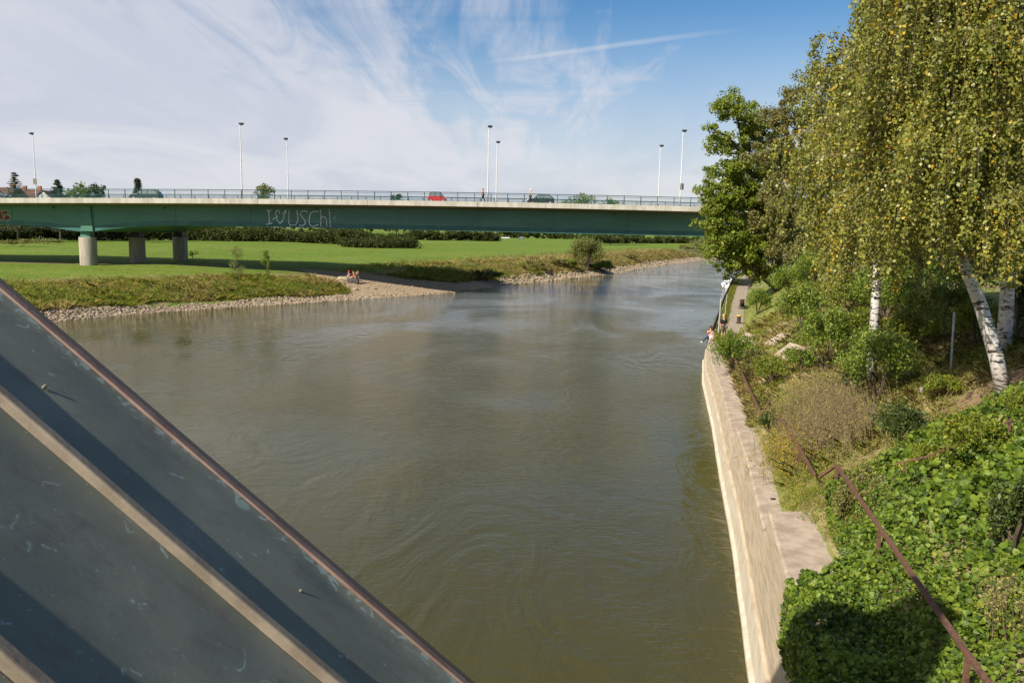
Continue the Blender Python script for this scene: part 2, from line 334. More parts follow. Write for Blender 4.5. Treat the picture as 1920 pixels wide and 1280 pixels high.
L_ivy = leafmat('ivy_leaf', [(0.0, (0.104, 0.071, 0.024)), (0.03, (0.031, 0.066, 0.01)), (0.25, (0.059, 0.101, 0.01)), (0.55, (0.126, 0.196, 0.016)), (0.85, (0.204, 0.27, 0.028)), (1.0, (0.311, 0.326, 0.047))], 0.30, 0.52, 0.35)
L_vine = leafmat('vine_leaf', [(0.0,(0.05,0.10,0.02)),(0.5,(0.10,0.18,0.03)),(0.9,(0.15,0.21,0.04)),(1.0,(0.16,0.10,0.05))], 0.3)
L_birch = leafmat('birch_leaf', [(0.0, (0.137, 0.158, 0.025)), (0.4, (0.24, 0.255, 0.042)), (0.8, (0.344, 0.336, 0.064)), (1.0, (0.495, 0.403, 0.069))], 0.32, 0.42, 0.5)
L_bir2 = leafmat('olive_birch_leaf', [(0.0, (0.089, 0.11, 0.018)), (0.4, (0.157, 0.177, 0.031)), (0.8, (0.224, 0.234, 0.047)), (1.0, (0.323, 0.28, 0.051))], 0.32, 0.42, 0.5)
L_bir3 = leafmat('pale_birch_leaf', [(0.0, (0.18, 0.191, 0.029)), (0.4, (0.316, 0.308, 0.048)), (0.8, (0.453, 0.407, 0.074)), (1.0, (0.651, 0.488, 0.08))], 0.32, 0.42, 0.5)
L_yel = leafmat('yellow_leaf', [(0.0,(0.46,0.26,0.015)),(1.0,(0.72,0.46,0.03))], 0.35)
L_ash = leafmat('maple_leaf', [(0.0, (0.106, 0.159, 0.018)), (0.5, (0.211, 0.279, 0.026)), (1.0, (0.374, 0.374, 0.048))], 0.35)
L_brn = leafmat('browning_leaf', [(0.0, (0.117, 0.138, 0.033)), (0.5, (0.216, 0.207, 0.059)), (1.0, (0.363, 0.26, 0.092))], 0.3)
L_drk = leafmat('dark_leaf', [(0.0, (0.038, 0.068, 0.018)), (0.5, (0.074, 0.111, 0.024)), (1.0, (0.135, 0.15, 0.039))], 0.25)
L_shr = leafmat('shrub_leaf', [(0.0, (0.085, 0.146, 0.022)), (0.5, (0.17, 0.25, 0.03)), (1.0, (0.316, 0.339, 0.045))], 0.32)
L_lime = leafmat('lime_leaf', [(0.0, (0.115, 0.165, 0.02)), (0.6, (0.218, 0.259, 0.03)), (1.0, (0.414, 0.363, 0.04))], 0.35)
L_wil = leafmat('willow_leaf', [(0.0, (0.109, 0.135, 0.036)), (0.5, (0.218, 0.24, 0.061)), (1.0, (0.343, 0.315, 0.097))], 0.3)
L_grass = leafmat('bank_grass', [(0.0, (0.148, 0.209, 0.023)), (0.45, (0.267, 0.318, 0.041)), (0.75, (0.437, 0.385, 0.083)), (1.0, (0.635, 0.419, 0.142))], 0.45, 0.7, 0.15)
L_dry = leafmat('dry_grass', [(0.0, (0.248, 0.209, 0.071)), (0.5, (0.497, 0.388, 0.145)), (1.0, (0.745, 0.564, 0.26))], 0.45, 0.7, 0.15)
L_weed = leafmat('dry_weed', [(0.0, (0.266, 0.229, 0.081)), (0.5, (0.411, 0.338, 0.135)), (1.0, (0.557, 0.446, 0.18))], 0.45, 0.8, 0.1)
L_hed = leafmat('hedge_leaf', [(0.0,(0.022,0.04,0.014)),(0.45,(0.05,0.07,0.02)),(0.8,(0.10,0.105,0.03)),(1.0,(0.17,0.12,0.05))], 0.25, 0.8, 0.1)
L_con = leafmat('conifer_needles', [(0.0,(0.02,0.035,0.015)),(1.0,(0.055,0.075,0.03))], 0.1)

# ------------------------------------------------------------------ ground shapes
WZ = -9.5
SHORE = np.array([(-150,-20),(-100,20),(-62,55),(-45,77),(-40.5,86),(-34.5,93),(-22,107),(-15.3,115),(-7.5,124.9),(-1.6,141),(5.9,155),(21.6,185),(38.9,230),(66.7,293),(112,380),(190,500),(330,680),(600,950),(1500,1800),(4000,4200)], float)
def shore_dist(X, Y):
    X = np.asarray(X, float); Y = np.asarray(Y, float); best = np.full(X.shape, 1e9); sgn = np.ones(X.shape)
    for (ax, ay), (bx, by) in zip(SHORE[:-1], SHORE[1:]):
        dx, dy = bx-ax, by-ay; L2 = dx*dx+dy*dy
        tt = np.clip(((X-ax)*dx+(Y-ay)*dy)/L2, 0, 1); ex = X-(ax+tt*dx); ey = Y-(ay+tt*dy)
        d = np.hypot(ex, ey); cr_ = dx*ey-dy*ex; mk = d < best
        best = np.where(mk, d, best); sgn = np.where(mk, np.sign(cr_), sgn)
    return best*sgn                                            # positive inland (left of the stream)
def vnoise(X, Y, s, seed=0):
    X = np.asarray(X)/s; Y = np.asarray(Y)/s
    return (np.sin(X*1.3+seed)+np.sin(Y*1.7+seed*2.1)+np.sin((X+Y)*0.9+seed*.7)+np.sin((X*0.7-Y*1.6)+seed*1.3))/4
PA = (np.array([-12,-3,0,2,8,16,30,60,4000]), np.array([-12,-10.3,-9.55,-8.85,-7.45,-6.6,-5.95,-5.9,-5.9]))
PB = (np.array([-12,-3,0,1.5,6,11,22,60,4000]), np.array([-12,-10.5,-9.55,-9.0,-7.2,-6.35,-6.0,-5.95,-5.9]))
PC = (np.array([-12,-3,0,4,10,16,26,60,4000]), np.array([-12,-10.0,-9.55,-8.7,-7.7,-6.9,-6.0,-5.9,-5.9]))
def hland(X, Y):
    X = np.asarray(X, float); Y = np.asarray(Y, float)
    d = shore_dist(X, Y) + 0.5*vnoise(X, Y, 2.3, 1) + 0.25*vnoise(X, Y, 0.9, 4)
    a = np.interp(d, *PA); bq = np.interp(d, *PB); c = np.interp(d, *PC)
    wb = np.clip((Y-133)/12, 0, 1)*np.clip((X+30)/15, 0, 1); wc = np.clip((X+34)/8, 0, 1)*np.clip((140-Y)/8, 0, 1)
    h = a*(1-wb)+bq*wb; h = h*(1-wc)+c*wc
    h = h + np.clip((-X-45)/25, 0, 1)*np.clip((Y-125)/40, 0, 1)*0.9*np.clip((d-10)/10,0,1)
    return h + 0.10*vnoise(X, Y, 5, 2)*np.clip(d/8, 0, 1) + 0.25*vnoise(X, Y, 30, 3)*np.clip((d-20)/40,0,1)
def hl1(x, y): return float(hland(np.array([x]), np.array([y]))[0])

WALL = np.array([(-5,-30),(1.8,0),(3.7,8.7),(5.3,16.2),(7.0,24),(8.3,30.6),(10.1,39.4),(12.3,51),(14.3,59.6),(16.8,68.2),(24.7,96),(37,138),(52,182),(71,226),(100,292),(145,378),(225,490),(370,660),(650,930),(1600,1780)], float)
def wx(Y): return np.interp(Y, WALL[:,1], WALL[:,0])
def topz(Y): Y = np.asarray(Y, float); return np.where(Y < 18.2, -6.3, np.where(Y < 29.2, -7.0, -7.6))
def cosw(Y): return np.interp(Y, [0,60,100,200], [0.977,0.96,0.92,0.87])
def hbank(X, Y):
    X = np.asarray(X, float); Y = np.asarray(Y, float)
    s = (X-(wx(Y)+0.3))*cosw(Y); s0 = np.interp(Y, [0,17,19,50,57,70,300], [1.0,1.0,0.6,0.7,2.0,2.7,3.2])
    tz = np.interp(Y, [17.5,19.5,28.5,31], [-6.3,-7.0,-7.0,-7.6])
    zp = np.interp(Y, [0,100,300], [-2.4,-2.4,-2.9])
    up_ = np.clip(s-s0, 0, 100); h = tz - 0.02 + 0.35*np.clip(up_/0.5, 0, 1) + 0.56*up_
    k = 0.7; h = np.where(h < zp-k, h, np.minimum(zp, zp - k*np.exp(-np.clip(h-(zp-k),0,50)/k)))
    h = h + (0.10*vnoise(X, Y, 1.1, 5)+0.16*vnoise(X,Y,3.0,6))*np.clip(up_/1.5, 0, 1)
    return np.where(s < 0.02, tz-0.3, h)
def hb1(x, y): return float(hbank(np.array([x]), np.array([y]))[0])

def setzone(o, rgb):
    a = o.data.color_attributes.new('zone', 'FLOAT_COLOR', 'POINT'); n = len(o.data.vertices)
    c = np.ones((n,4), np.float32); c[:,:3] = rgb; a.data.foreach_set('color', c.ravel())
def grid(na, nb): 
    i, j = np.meshgrid(np.arange(na-1), np.arange(nb-1), indexing='ij'); a = (i*nb+j).ravel()
    return np.stack([a, a+nb, a+nb+1, a+1], 1)

def poly_mask(X, Y, P):
    ins = np.zeros(X.shape, bool); P = np.asarray(P); n = len(P); j = n-1
    for i in range(n):
        c = ((P[i,1] > Y) != (P[j,1] > Y)); xi = (P[j,0]-P[i,0])*(Y-P[i,1])/(P[j,1]-P[i,1]+1e-12)+P[i,0]
        ins ^= c & (X < xi); j = i
    return ins
def pts_on(pl, h=hl1, d0=60): return [tuple(on_ground(x, y, h, d0)[:2]) for x, y in pl]
SAND = pts_on([(556,503),(600,507),(675,511),(760,523),(850,530),(915,527),(950,531)]) + [(0.5,143),(-7,125.5),(-15,114),(-22.5,106)] + pts_on([(645,556),(652,545),(628,531),(590,520)])
# ---- meadow and far bank (finer near the camera's side of the river)
na, nr = 620, 330
az = np.radians(np.linspace(-62, 48, na)); rr = 58*np.exp(np.linspace(0, math.log(4200/58), nr))
A_, R_ = np.meshgrid(az, rr, indexing='ij'); LX = (np.sin(A_)*R_).ravel(); LY = (np.cos(A_)*R_).ravel()
d = shore_dist(LX, LY); LZ = hland(LX, LY); LZ = np.where(d < -11, -12, LZ)
Q = grid(na, nr); keep = (d[Q].max(1) > -6); Q = Q[keep][:, ::-1]
land = npmesh('meadow', np.stack([LX,LY,LZ],1), Q, M_land, smooth=True); land['kind'] = 'structure'
sand = poly_mask(LX, LY, SAND).astype(float); sand = np.maximum(sand, np.clip(1.2-np.abs(d-0.2)/1.6, 0, 1)*0.9)
rough = np.where(LX > -8, np.clip(1.5-np.abs(d-8)/9, 0, 1), np.clip(1.5-np.abs(d-8.5)/7.5, 0, 1))*(1-sand)
rough = np.maximum(rough, ((np.abs(LX+9) < 9) & (LY < 146) & (d > 2))*0.9*(1-sand))
path = np.clip(1.2-np.abs(LY-(119.5+0.12*(LX+60)))/2.2, 0, 1)*(LX < -30)*np.clip((-LX-30)/6,0,1)*0.8
dirt = np.maximum(path, np.clip(1-np.abs(LY-(97+0.0*LX)+0.5*(LX+60))/4, 0, 1)*(LX<-35)*0.35)
setzone(land, np.stack([sand, rough, dirt], 1))
# ---- river
mesh('river', [(-900,-400,WZ),(3600,-400,WZ),(3600,4200,WZ),(-900,4200,WZ)], [(0,1,2,3)], M_water)['kind'] = 'structure'
# ---- right embankment and plateau
ys = np.concatenate([np.arange(-14, 70, 0.22), 70*np.exp(np.linspace(0, math.log(30), 150))]); ss = np.concatenate([np.arange(-0.02, 14, 0.22), 14+np.exp(np.linspace(0, math.log(700), 50))-1])
YY, SS = np.meshgrid(ys, ss, indexing='ij'); XX = wx(YY)+0.3+SS/cosw(YY); ZZ = hbank(XX, YY); 
BX, BY, BZ = XX.ravel(), YY.ravel(), ZZ.ravel()
bank = npmesh('embankment', np.stack([BX,BY,BZ],1), grid(len(ys), len(ss))[:, ::-1], M_bank, smooth=True); bank['kind'] = 'structure'
bs = SS.ravel(); s0 = np.interp(BY, [0,17,19,50,57,70,300], [1.0,1.0,0.6,0.7,2.0,2.7,3.2])
rgh = np.clip(0.62+0.5*vnoise(BX,BY,2.2,9), 0, 1)*(bs > s0)*(bs < s0+9); rgh *= np.where(BY > 60, np.clip((bs-s0-3.0)/2,0,1), 1)
drt = np.clip(vnoise(BX,BY,1.6,12)*1.3-0.15+np.clip(1-np.hypot(BX-13.5,BY-20)/5,0,1)*0.9, 0, 1)*(bs > s0)*(BY < 60)
pth = ((bs <= s0)*0.0+((bs > 0.95)&(bs < s0-0.35)&(BY > 52))*1.0+(bs<=s0)*(BY<=52)*0.8)
setzone(bank, np.stack([pth, rgh, drt], 1))

# ------------------------------------------------------------------ quay wall (three stepped lengths, then sheet piling)
qw = empty('quay_wall', (5.3,16.2,WZ), 'pale concrete quay wall stepping down in lengths along the right bank', 'wall'); Oq = qw.location.copy()
def wall_len(y0, y1, zt, width, first):
    n = max(2, int((y1-y0)/0.8)); ysq = np.linspace(y0, y1, n+1)
    prof = [(-0.12,-11.0),(-0.12,-9.36),(-0.02,-9.28),(0.05,-8.55),(0.13,-8.50),(0.28,zt-0.05),(0.33,zt),(width,zt+0.01),(width,zt-1.2)]
    V = []; Fc = []; k = len(prof)
    for y in ysq:
        for dx, z in prof:
            jx = 0.004*math.sin(y*1.9+z*3)+0.002*math.sin(y*5.1); V.append((wx(y)+dx+jx, y, z))
    for i in range(n):
        for j in range(k-1): Fc.append((i*k+j, i*k+j+1, (i+1)*k+j+1, (i+1)*k+j))
    Fc.append(tuple(range(k))); Fc.append(tuple(range(n*k, n*k+k))[::-1])
    o = mesh('wall_section', [Vector(p)-Oq for p in V], Fc, [M_conc, M_conc2, M_cap], qw)
    mi = [1 if (i % (k-1)) in (0,1,2) else (2 if (i % (k-1)) in (5,6) else 0) for i in range(n*(k-1))]+[0,0]
    o.data.polygons.foreach_set('material_index', mi)
    return o
for a_, b_, z_, w_ in ((-14,-2,-6.3,1.25),(-2,8,-6.3,1.25),(8,18,-6.3,1.25),(18,23.5,-7.0,1.0),(23.5,29,-7.0,1.0),(29,36,-7.6,1.0),(36,44,-7.6,1.0),(44,52,-7.6,1.0),(52,60,-7.6,1.3)): wall_len(a_+.006, b_-.006, z_, w_, False)
sheet = MB(); yy = 60.05; k = 0
while yy < 190:
    x0_ = float(wx(yy)); st_ = 0.55; o_ = 0.0 if k % 2 else 0.22
    sheet.box((x0_+0.34-o_*.5, yy, -9.65), (0.10, st_+0.12, 3.9), rz=-0.25); yy += st_; k += 1
sheet.build('sheet_piling', M_sheet, qw, off=Oq)
capb = MB()
yv = list(np.linspace(60.1, 190, 90))
capb.tube([(float(wx(y))+0.28, y, -7.60) for y in yv], 0.075, 6); capb.build('capping_beam', M_sheet, qw, off=Oq)

# ------------------------------------------------------------------ road bridge
br = empty('road_bridge', (-59.9,116,-5.9), 'green steel girder road bridge with cream concrete edge spanning the river', 'bridge'); Ob = br.location.copy()
def zd(x): return 3.77-0.00015*(x+6)**2
BOT = np.array([(-140,-0.9),(-95,-0.15),(-80,-0.22),(-72,-0.36),(-68,-0.50),(-64.8,-0.72),(-61.6,-1.12),(-60.6,-1.20),(-59.2,-1.20),(-58.4,-0.98),(-56.5,-0.72),(-54.3,-0.49),(-52.2,-0.28),(-50.5,-0.17),(-47,-0.09),(-36.3,-0.05),(-21,-0.12),(-3,-0.18),(12,-0.29),(26,-0.33),(90,-0.9)])
def zbot(x): return float(np.interp(x, BOT[:,0], BOT[:,1]))
X0, X1 = -125, 78; xs = sorted(set(list(np.linspace(X0, X1, 60))+[float(v) for v in BOT[1:-1,0]]))
YN, YF, YW0, YW1 = 112.0, 131.0, 115.0, 128.0
def strip(name, secs, mt, parent=br, off=None, xs_=xs):
    """secs(x) -> closed cross-section list of (y, z); lofted along x"""
    V = []; Fc = []; k = len(secs(xs_[0]))
    for x in xs_:
        for y, z in secs(x): V.append(Vector((x + (0.55*(y-YW0) if (z < -0.02 and y > YW0+1 and name=='girder_box') else 0), y, z))-Ob)
    for i in range(len(xs_)-1):
        for j in range(k): j2 = (j+1) % k; Fc.append((i*k+j, i*k+j2, (i+1)*k+j2, (i+1)*k+j))
    Fc.append(tuple(range(k))[::-1]); Fc.append(tuple(range((len(xs_)-1)*k, len(xs_)*k)))
    return mesh(name, V, Fc, mt, parent)
strip('girder_box', lambda x: [(YW0,zbot(x)),(YW1,zbot(x)),(YW1,zd(x)-0.95),(YW0,zd(x)-0.95)], M_green)
strip('bottom_flange', lambda x: [(YW0-0.06,zbot(x)-0.045),(YW0-0.002,zbot(x)-0.045),(YW0-0.002,zbot(x)+0.03),(YW0-0.06,zbot(x)+0.03)], M_flange)
strip('web_plate', lambda x: [(YW0-0.03,zbot(x)+0.052),(YW0-0.002,zbot(x)+0.052),(YW0-0.002,zbot(x)+0.62),(YW0-0.03,zbot(x)+0.62)], M_flange)
strip('deck_slab', lambda x: [(YN+0.33,zd(x)-0.62),(YW0,zd(x)-0.93),(YW1,zd(x)-0.93),(YF-0.33,zd(x)-0.62),(YF-0.33,zd(x)-0.10),(YN+0.33,zd(x)-0.10)], M_soffit)
strip('roadway', lambda x: [(YN+2.6,zd(x)-0.098),(YF-2.6,zd(x)-0.098),(YF-2.6,zd(x)-0.05),(YN+2.6,zd(x)-0.05)], M_asph)
for ya, yb in ((YN+0.334,YN+2.597),(YF-2.597,YF-0.334)): strip('footway', lambda x, ya=ya, yb=yb: [(ya,zd(x)-0.098),(yb,zd(x)-0.098),(yb,zd(x)+0.04),(ya,zd(x)+0.04)], M_fascia)
xj = X0
while xj < X1:                                                  # fascia cast in lengths with open joints
    x2 = min(xj+15.0, X1); sub = list(np.linspace(xj+0.02, x2-0.02, 5))
    strip('fascia_unit', lambda x: [(YN,zd(x)-0.66),(YN+0.33,zd(x)-0.66),(YN+0.33,zd(x)+0.02),(YN,zd(x))], M_fascia, xs_=sub)
    strip('fascia_unit', lambda x: [(YF-0.33,zd(x)-0.66),(YF,zd(x)-0.66),(YF,zd(x)),(YF-0.33,zd(x)+0.02)], M_fascia, xs_=sub); xj = x2
# web stiffener, drains, plate joints
for x_ in (-79,-70.5,-47.5,-37,-26.5,-16,-5,5.5,16,27):
    sh = MB().box((x_,YW0-0.036,(zbot(x_)+zd(x_)-0.95)/2+.1),(0.05,0.012,zd(x_)-1.0-zbot(x_)-.2)); sh.build('weld_seam', M_flange, br, off=Ob)
sv = [at(150,433,YW0-0.35), at(173.5,433,YW0-0.35), at(168,384,YW0-0.35), at(155,384,YW0-0.35)]
sx = [p.x for p in sv]; zb_, zt_ = -1.14, zd(-60)-0.94
sb = MB(); V = [(sx[0],YW0-0.28,zb_),(sx[1],YW0-0.28,zb_),(sx[2],YW0-0.28,zt_),(sx[3],YW0-0.28,zt_)]; V += [(x,YW0-0.035,z) for x,y,z in V]
sb.add(V, [(0,1,2,3),(4,7,6,5),(0,4,5,1),(1,5,6,2),(2,6,7,3),(3,7,4,0)]).build('web_stiffener', M_green, br, off=Ob)
for px in (100,308,593,1152):
    p = at(px,388,YW0-0.1); dm = MB().tube([(p.x,YW0-0.04,zd(p.x)-1.15),(p.x+0.05,YW0-0.35,zd(p.x)-1.25)], 0.09, 8); dm.build('drain_spout', M_dark, br, off=Ob)
pier_src = None
for i, (px, yb_, D, w_) in enumerate(((166,492.5,116,31),(258,490,125,28),(338.5,487.5,134-0.2,26))):
    c = at(px, 480, D); zt_ = -2.0; r_ = 1.16
    pm = MB(); n = 28; hs = [(-7.5,1.0),(-2.12,1.0),(-2.0,0.95)]
    v = [Vector((math.cos(2*math.pi*j/n)*r_*k, math.sin(2*math.pi*j/n)*r_*k, z)) for z, k in hs for j in range(n)]
    f = [(a*n+j, a*n+(j+1)%n, (a+1)*n+(j+1)%n, (a+1)*n+j) for a in range(2) for j in range(n)]+[tuple(range(2*n,3*n))]
    pm.add([p+Vector((c.x, D, 0)) for p in v], f); o = pm.build('pier', M_pier, br, smooth=False, off=Ob)
    for p in o.data.polygons: p.use_smooth = len(p.vertices) == 4
    zb2 = -1.25 if i == 0 else -0.6
    bm_ = MB().box((c.x,D,(zb2-2.0)/2-0.02), (1.3,1.3,abs(-2.0-zb2)+0.05)).box((c.x,D,-1.93),(1.6,1.6,0.10)); bm_.build('bearing_block', M_green if i==0 else M_dark, br, off=Ob)
    if i: MB().box((c.x,D,-0.45),(2.4,1.8,0.6)).build('cross_beam', M_dark, br, off=Ob)
# railings: posts one by one, balusters as one fine mass
for (yr_, nm) in ((YN+0.18, 0),(YF-0.18, 1)):
    xr_ = [x for x in np.linspace(-95, 60, 90)]
    rl = MB().tube([(x,yr_,zd(x)+1.2) for x in xr_], 0.045, 6).build('railing', M_rail, br, off=Ob)
    for hz_ in (1.02, 0.55, 0.12): MB().tube([(x,yr_,zd(x)+hz_) for x in xr_], 0.022, 4).build('rail_bar', M_rail, rl)
    for ch in rl.children: ch.data.transform(Matrix.Translation(-Ob))
    pm0 = None; x = -94.0
    while x < 59:
        if pm0 is None: pm0 = MB().box((0,0,0.6),(0.09,0.07,1.2)); ob_ = pm0.build('post', M_rail, rl); src = ob_
        else: ob_ = src.copy(); COL.objects.link(ob_)
        ob_.parent = rl; ob_.location = Vector((x,yr_,zd(x)+0.01))-Ob; x += 2.27
    bal = MB(); x = -94.0
    while x < 59:
        z = zd(x); bal.add([(x-.011,yr_,z+.12),(x+.011,yr_,z+.12),(x+.011,yr_,z+1.02),(x-.011,yr_,z+1.02),(x,yr_+.02,z+.12),(x,yr_+.02,z+1.02)], [(0,1,2,3),(1,4,5,2),(4,0,3,5)]); x += 0.15
    bo = bal.build('balusters', M_rail, rl, off=Ob); bo['kind'] = 'stuff'
# painted writing on the web (thin strokes standing just proud of the paint)
M_graf = mat('white_spray_paint', (0.66,0.70,0.66), 0.8, 0.25, 1.5)
M_gr2 = mat('red_spray_paint', (0.20,0.065,0.045), 0.8, 0.2, 1.5); M_gr3 = mat('pale_spray_paint', (0.42,0.36,0.25), 0.8, 0.2, 2)
def gp(u, v): return at(480+u/10.667, 380+v/10.667, YW0-0.055)
STROKES = {
 'letter_I': [[(215,155),(300,160)],[(250,160),(262,290),(272,425)],[(212,432),(325,412)]],
 'painted_heart': [[(470,225),(468,185),(440,150),(405,165),(388,210),(400,255),(425,290),(412,320),(440,375),(478,418),(520,380),(548,320),(560,250),(565,205)],[(340,335),(430,270)],[(535,215),(605,155)],[(575,155),(605,155),(598,210)]],
 'letter_U': [[(660,160),(655,280),(660,415),(680,455),(735,448),(795,440),(835,370),(838,290),(818,155)]],
 'letter_S': [[(1030,185),(960,165),(905,180),(885,225),(910,275),(965,335),(990,380),(975,435),(920,462),(865,452)]],
 'letter_C': [[(1240,182),(1170,175),(1105,195),(1075,260),(1062,340),(1065,425),(1100,465),(1160,472),(1245,438)]],
 'letter_h': [[(1288,150),(1298,300),(1295,475)],[(1298,320),(1340,280),(1385,290),(1410,350),(1412,470)]],
 'letter_i': [[(1468,175),(1478,300),(1485,478)],[(1455,135),(1468,145)]],
 'painted_tick': [[(1545,300),(1555,330),(1605,255)]]}
for nm, st in STROKES.items():
    g = MB()
    for s_ in st:
        P = [gp(*q) for q in s_]; r_ = 0.065 if nm != 'painted_tick' else 0.025
        for q in range(len(P)-1):
            a_, b_ = P[q], P[q+1]; dv = (b_-a_).normalized(); nv = Vector((-dv.z,0,dv.x))*r_; a_ = a_-dv*r_*.6; b_ = b_+dv*r_*.6
            y_ = YW0-0.045-0.0012*q; Lp = [a_+nv, b_+nv, b_-nv, a_-nv]; Lp = [Vector((p.x,y_,p.z)) for p in Lp]
            g.add(Lp+[Vector((p.x,y_+0.012,p.z)) for p in Lp], [(0,1,2,3),(0,4,5,1),(1,5,6,2),(2,6,7,3),(3,7,4,0)])
    g.build(nm, M_graf, br, off=Ob)
def blobpoly(pl, mt, y_, nm):
    P = [at(x,y,YW0) for x,y in pl]; V = [Vector((p.x,y_,p.z)) for p in P]; n = len(V); V += [v+Vector((0,0.012,0)) for v in V]
    mesh(nm, [v-Ob for v in V], [tuple(range(n))]+[(j,(j+1)%n,n+(j+1)%n,n+j) for j in range(n)], mt, br)
blobpoly([(-14,394),(0,392),(6,396),(14,393),(17,398),(14,402),(21,404),(20,412),(14,415),(6,412),(-2,416),(-14,413)], M_gr3, YW0-0.050, 'graffiti_outline')
blobpoly([(-13,396),(-1,394),(5,398),(13,395),(15,398),(11,403),(19,406),(18,411),(13,413),(6,410),(-2,414),(-13,411)], M_gr2, YW0-0.066, 'graffiti_fill')
for pl in ([(2,398),(4,398),(9,409),(7,409)],[(9,400),(11,400),(10,408),(8,408)],[(-3,398),(-1,398),(1,410),(-1,410)]): blobpoly(pl, M_gr3, YW0-0.080, 'graffiti_line')

# ------------------------------------------------------------------ lamps on the bridge
def lamp(px, ytop, D, head, label, sign=None):
    pt = at(px, ytop, D); x = at(px, ytop, D).x; zb_ = zd(x)+0.03; H = pt.z-zb_
    r = empty('street_lamp', (x,D,zb_), label, 'street lamp', 'street lamps along the bridge')
    MB().tube([(0,0,0),(0,0,1.6),(0,0,1.65),(0,0,H)], [0.12,0.12,0.095,0.055], 10).build('pole', M_steel, r, smooth=True)
    hm = MB().ell((head*0.18,0,H+0.02), (0.33,0.28,0.17), 10, 6); hm.tube([(0,0,H-0.05),(head*0.18,0,H+0.2)], 0.06, 6)
    hm.box((head*0.18,0,H+0.12),(0.62,0.42,0.10)); hm.build('lamp_head', M_dark, r)
    if sign:
        zs = (at(px, sign[1], D).z - zb_)
        MB().box((0.0,-0.15,zs),(sign[2],0.06,sign[3])).build('sign_panel', mat('sign_back',sign[4],0.6), r)
        if sign[5]: MB().box((0.27,-0.10,zs),(0.22,0.06,sign[3])).build('sign_panel', M_dark, r)
        MB().box((0,-0.11,zs),(0.26,0.1,0.08)).build('clamp', M_steel, r)
lamp(61,251,129.6,-1,'leftmost lamp on the bridge with a small sign box near its foot', (0,340,0.55,0.85,(0.22,0.20,0.10),False))
lamp(450,233,113.7,1,'tallest looking lamp post left of the bridge middle above the painted writing')
lamp(538,261,129.6,-1,'far side lamp post just right of the bush rising over the left deck')
lamp(916.5,238,113.7,1,'lamp post beside the red shirted walker on the bridge')
lamp(932,267,129.6,1,'far side lamp post between the two walkers on the bridge')
lamp(1238.5,274,129.6,1,'far side lamp post second from the riverside maple tree')
lamp(1281,246,113.7,1,'lamp post nearest the riverside maple with two narrow dark signs', (0,350,0.16,0.85,(0.12,0.11,0.10),True))

# ------------------------------------------------------------------ cars
def car(name, x, y, face, L, Hh, body, roof, colr, label, kind, lightcol=(0.85,0.85,0.8), two=None):
    z0 = zd(x)-0.05; r = empty(name, (x,y,z0), label, 'car', rz=0 if face > 0 else math.pi); hw = 0.84 if L > 3 else 0.76
    mb_ = mat(kind+'_paint', colr, 0.25, 0.05, 3, spec=0.6); n = len(body)
    def prism(pl, w0, w1, zs=None):
        zmin = min(p[1] for p in pl); zmax = max(p[1] for p in pl); v = []
        for sgn in (-1,1):
            for px_, pz in pl: k = (pz-zmin)/(zmax-zmin+1e-6); v.append((px_*1.0, sgn*(w0*(1-k)+w1*k), pz))
        m_ = len(pl); f = [tuple(range(m_)), tuple(range(m_,2*m_))[::-1]]+[(j,m_+j,m_+(j+1)%m_,(j+1)%m_) for j in range(m_)]
        return MB().add(v, f)
    def bev(o, wd=0.03):
        md = o.modifiers.new('bevel','BEVEL'); md.width = wd; md.segments = 2; md.limit_method = 'ANGLE'; return o
    bo = bev(prism(body, hw, hw-0.03).build('body', mb_, r))
    bev(prism(roof, hw-0.05, hw-0.24).build('windows', M_glass, r), 0.02)
    mr = two or mb_
    rt = [p for p in roof]; zmax = max(p[1] for p in rt); top = [p for p in rt if p[1] > zmax-0.12]
    xa, xb = min(p[0] for p in top), max(p[0] for p in top)
    bev(prism([(xa-0.05,zmax-0.04),(xb+0.08,zmax-0.04),(xb-0.05,zmax+0.03),(xa+0.1,zmax+0.03)], hw-0.22, hw-0.26).build('roof', mr, r), 0.015)
    for px_ in (roof[0][0]+0.06, (xa+xb)/2, roof[1][0]-0.08):   # pillars
        tx = min(max(px_, xa), xb)
        for sg in (-1,1): MB().tube([(px_,sg*(hw-0.045),roof[0][1]),(tx,sg*(hw-0.225),zmax)], 0.035, 4).build('pillar', mr, r)
    for wxp in (-L/2+0.62*L/3.8, L/2-0.66*L/3.8):
        for sg in (-1,1):
            wh = MB().tube([(wxp,sg*(hw-0.2),0.30),(wxp,sg*(hw+0.01),0.30)], 0.30, 18).build('wheel', M_tyre, r)
            MB().tube([(wxp,sg*(hw-0.02),0.30),(wxp,sg*(hw+0.018),0.30)], 0.19, 10).build('rim', M_galv, wh)
    fx = L/2-0.06
    for sg in (-1,1):
        MB().ell((fx-0.05,sg*(hw-0.22),0.66),(0.13,0.2,0.10),8,5).build('headlight', mat('headlight_glass', lightcol, 0.15), r)
        MB().ell((-fx+0.03,sg*(hw-0.16),0.78),(0.07,0.12,0.14),8,5).build('tail_light', mat('tail_light_red',(0.4,0.02,0.02),0.2), r)
        MB().box((L*0.17,sg*(hw+0.07),0.98),(0.14,0.14,0.12)).build('wing_mirror', mr, r)
    MB().box((fx+0.03,0,0.42),(0.07,hw*1.5,0.16)).build('bumper', M_dark, r); MB().box((fx+0.068,0,0.42),(0.01,0.5,0.11)).build('number_plate', M_white, r)
xr = at(820,370,118).x
M_blk = mat('black_panel_paint',(0.03,0.04,0.04),0.3,0.0,spec=0.6)
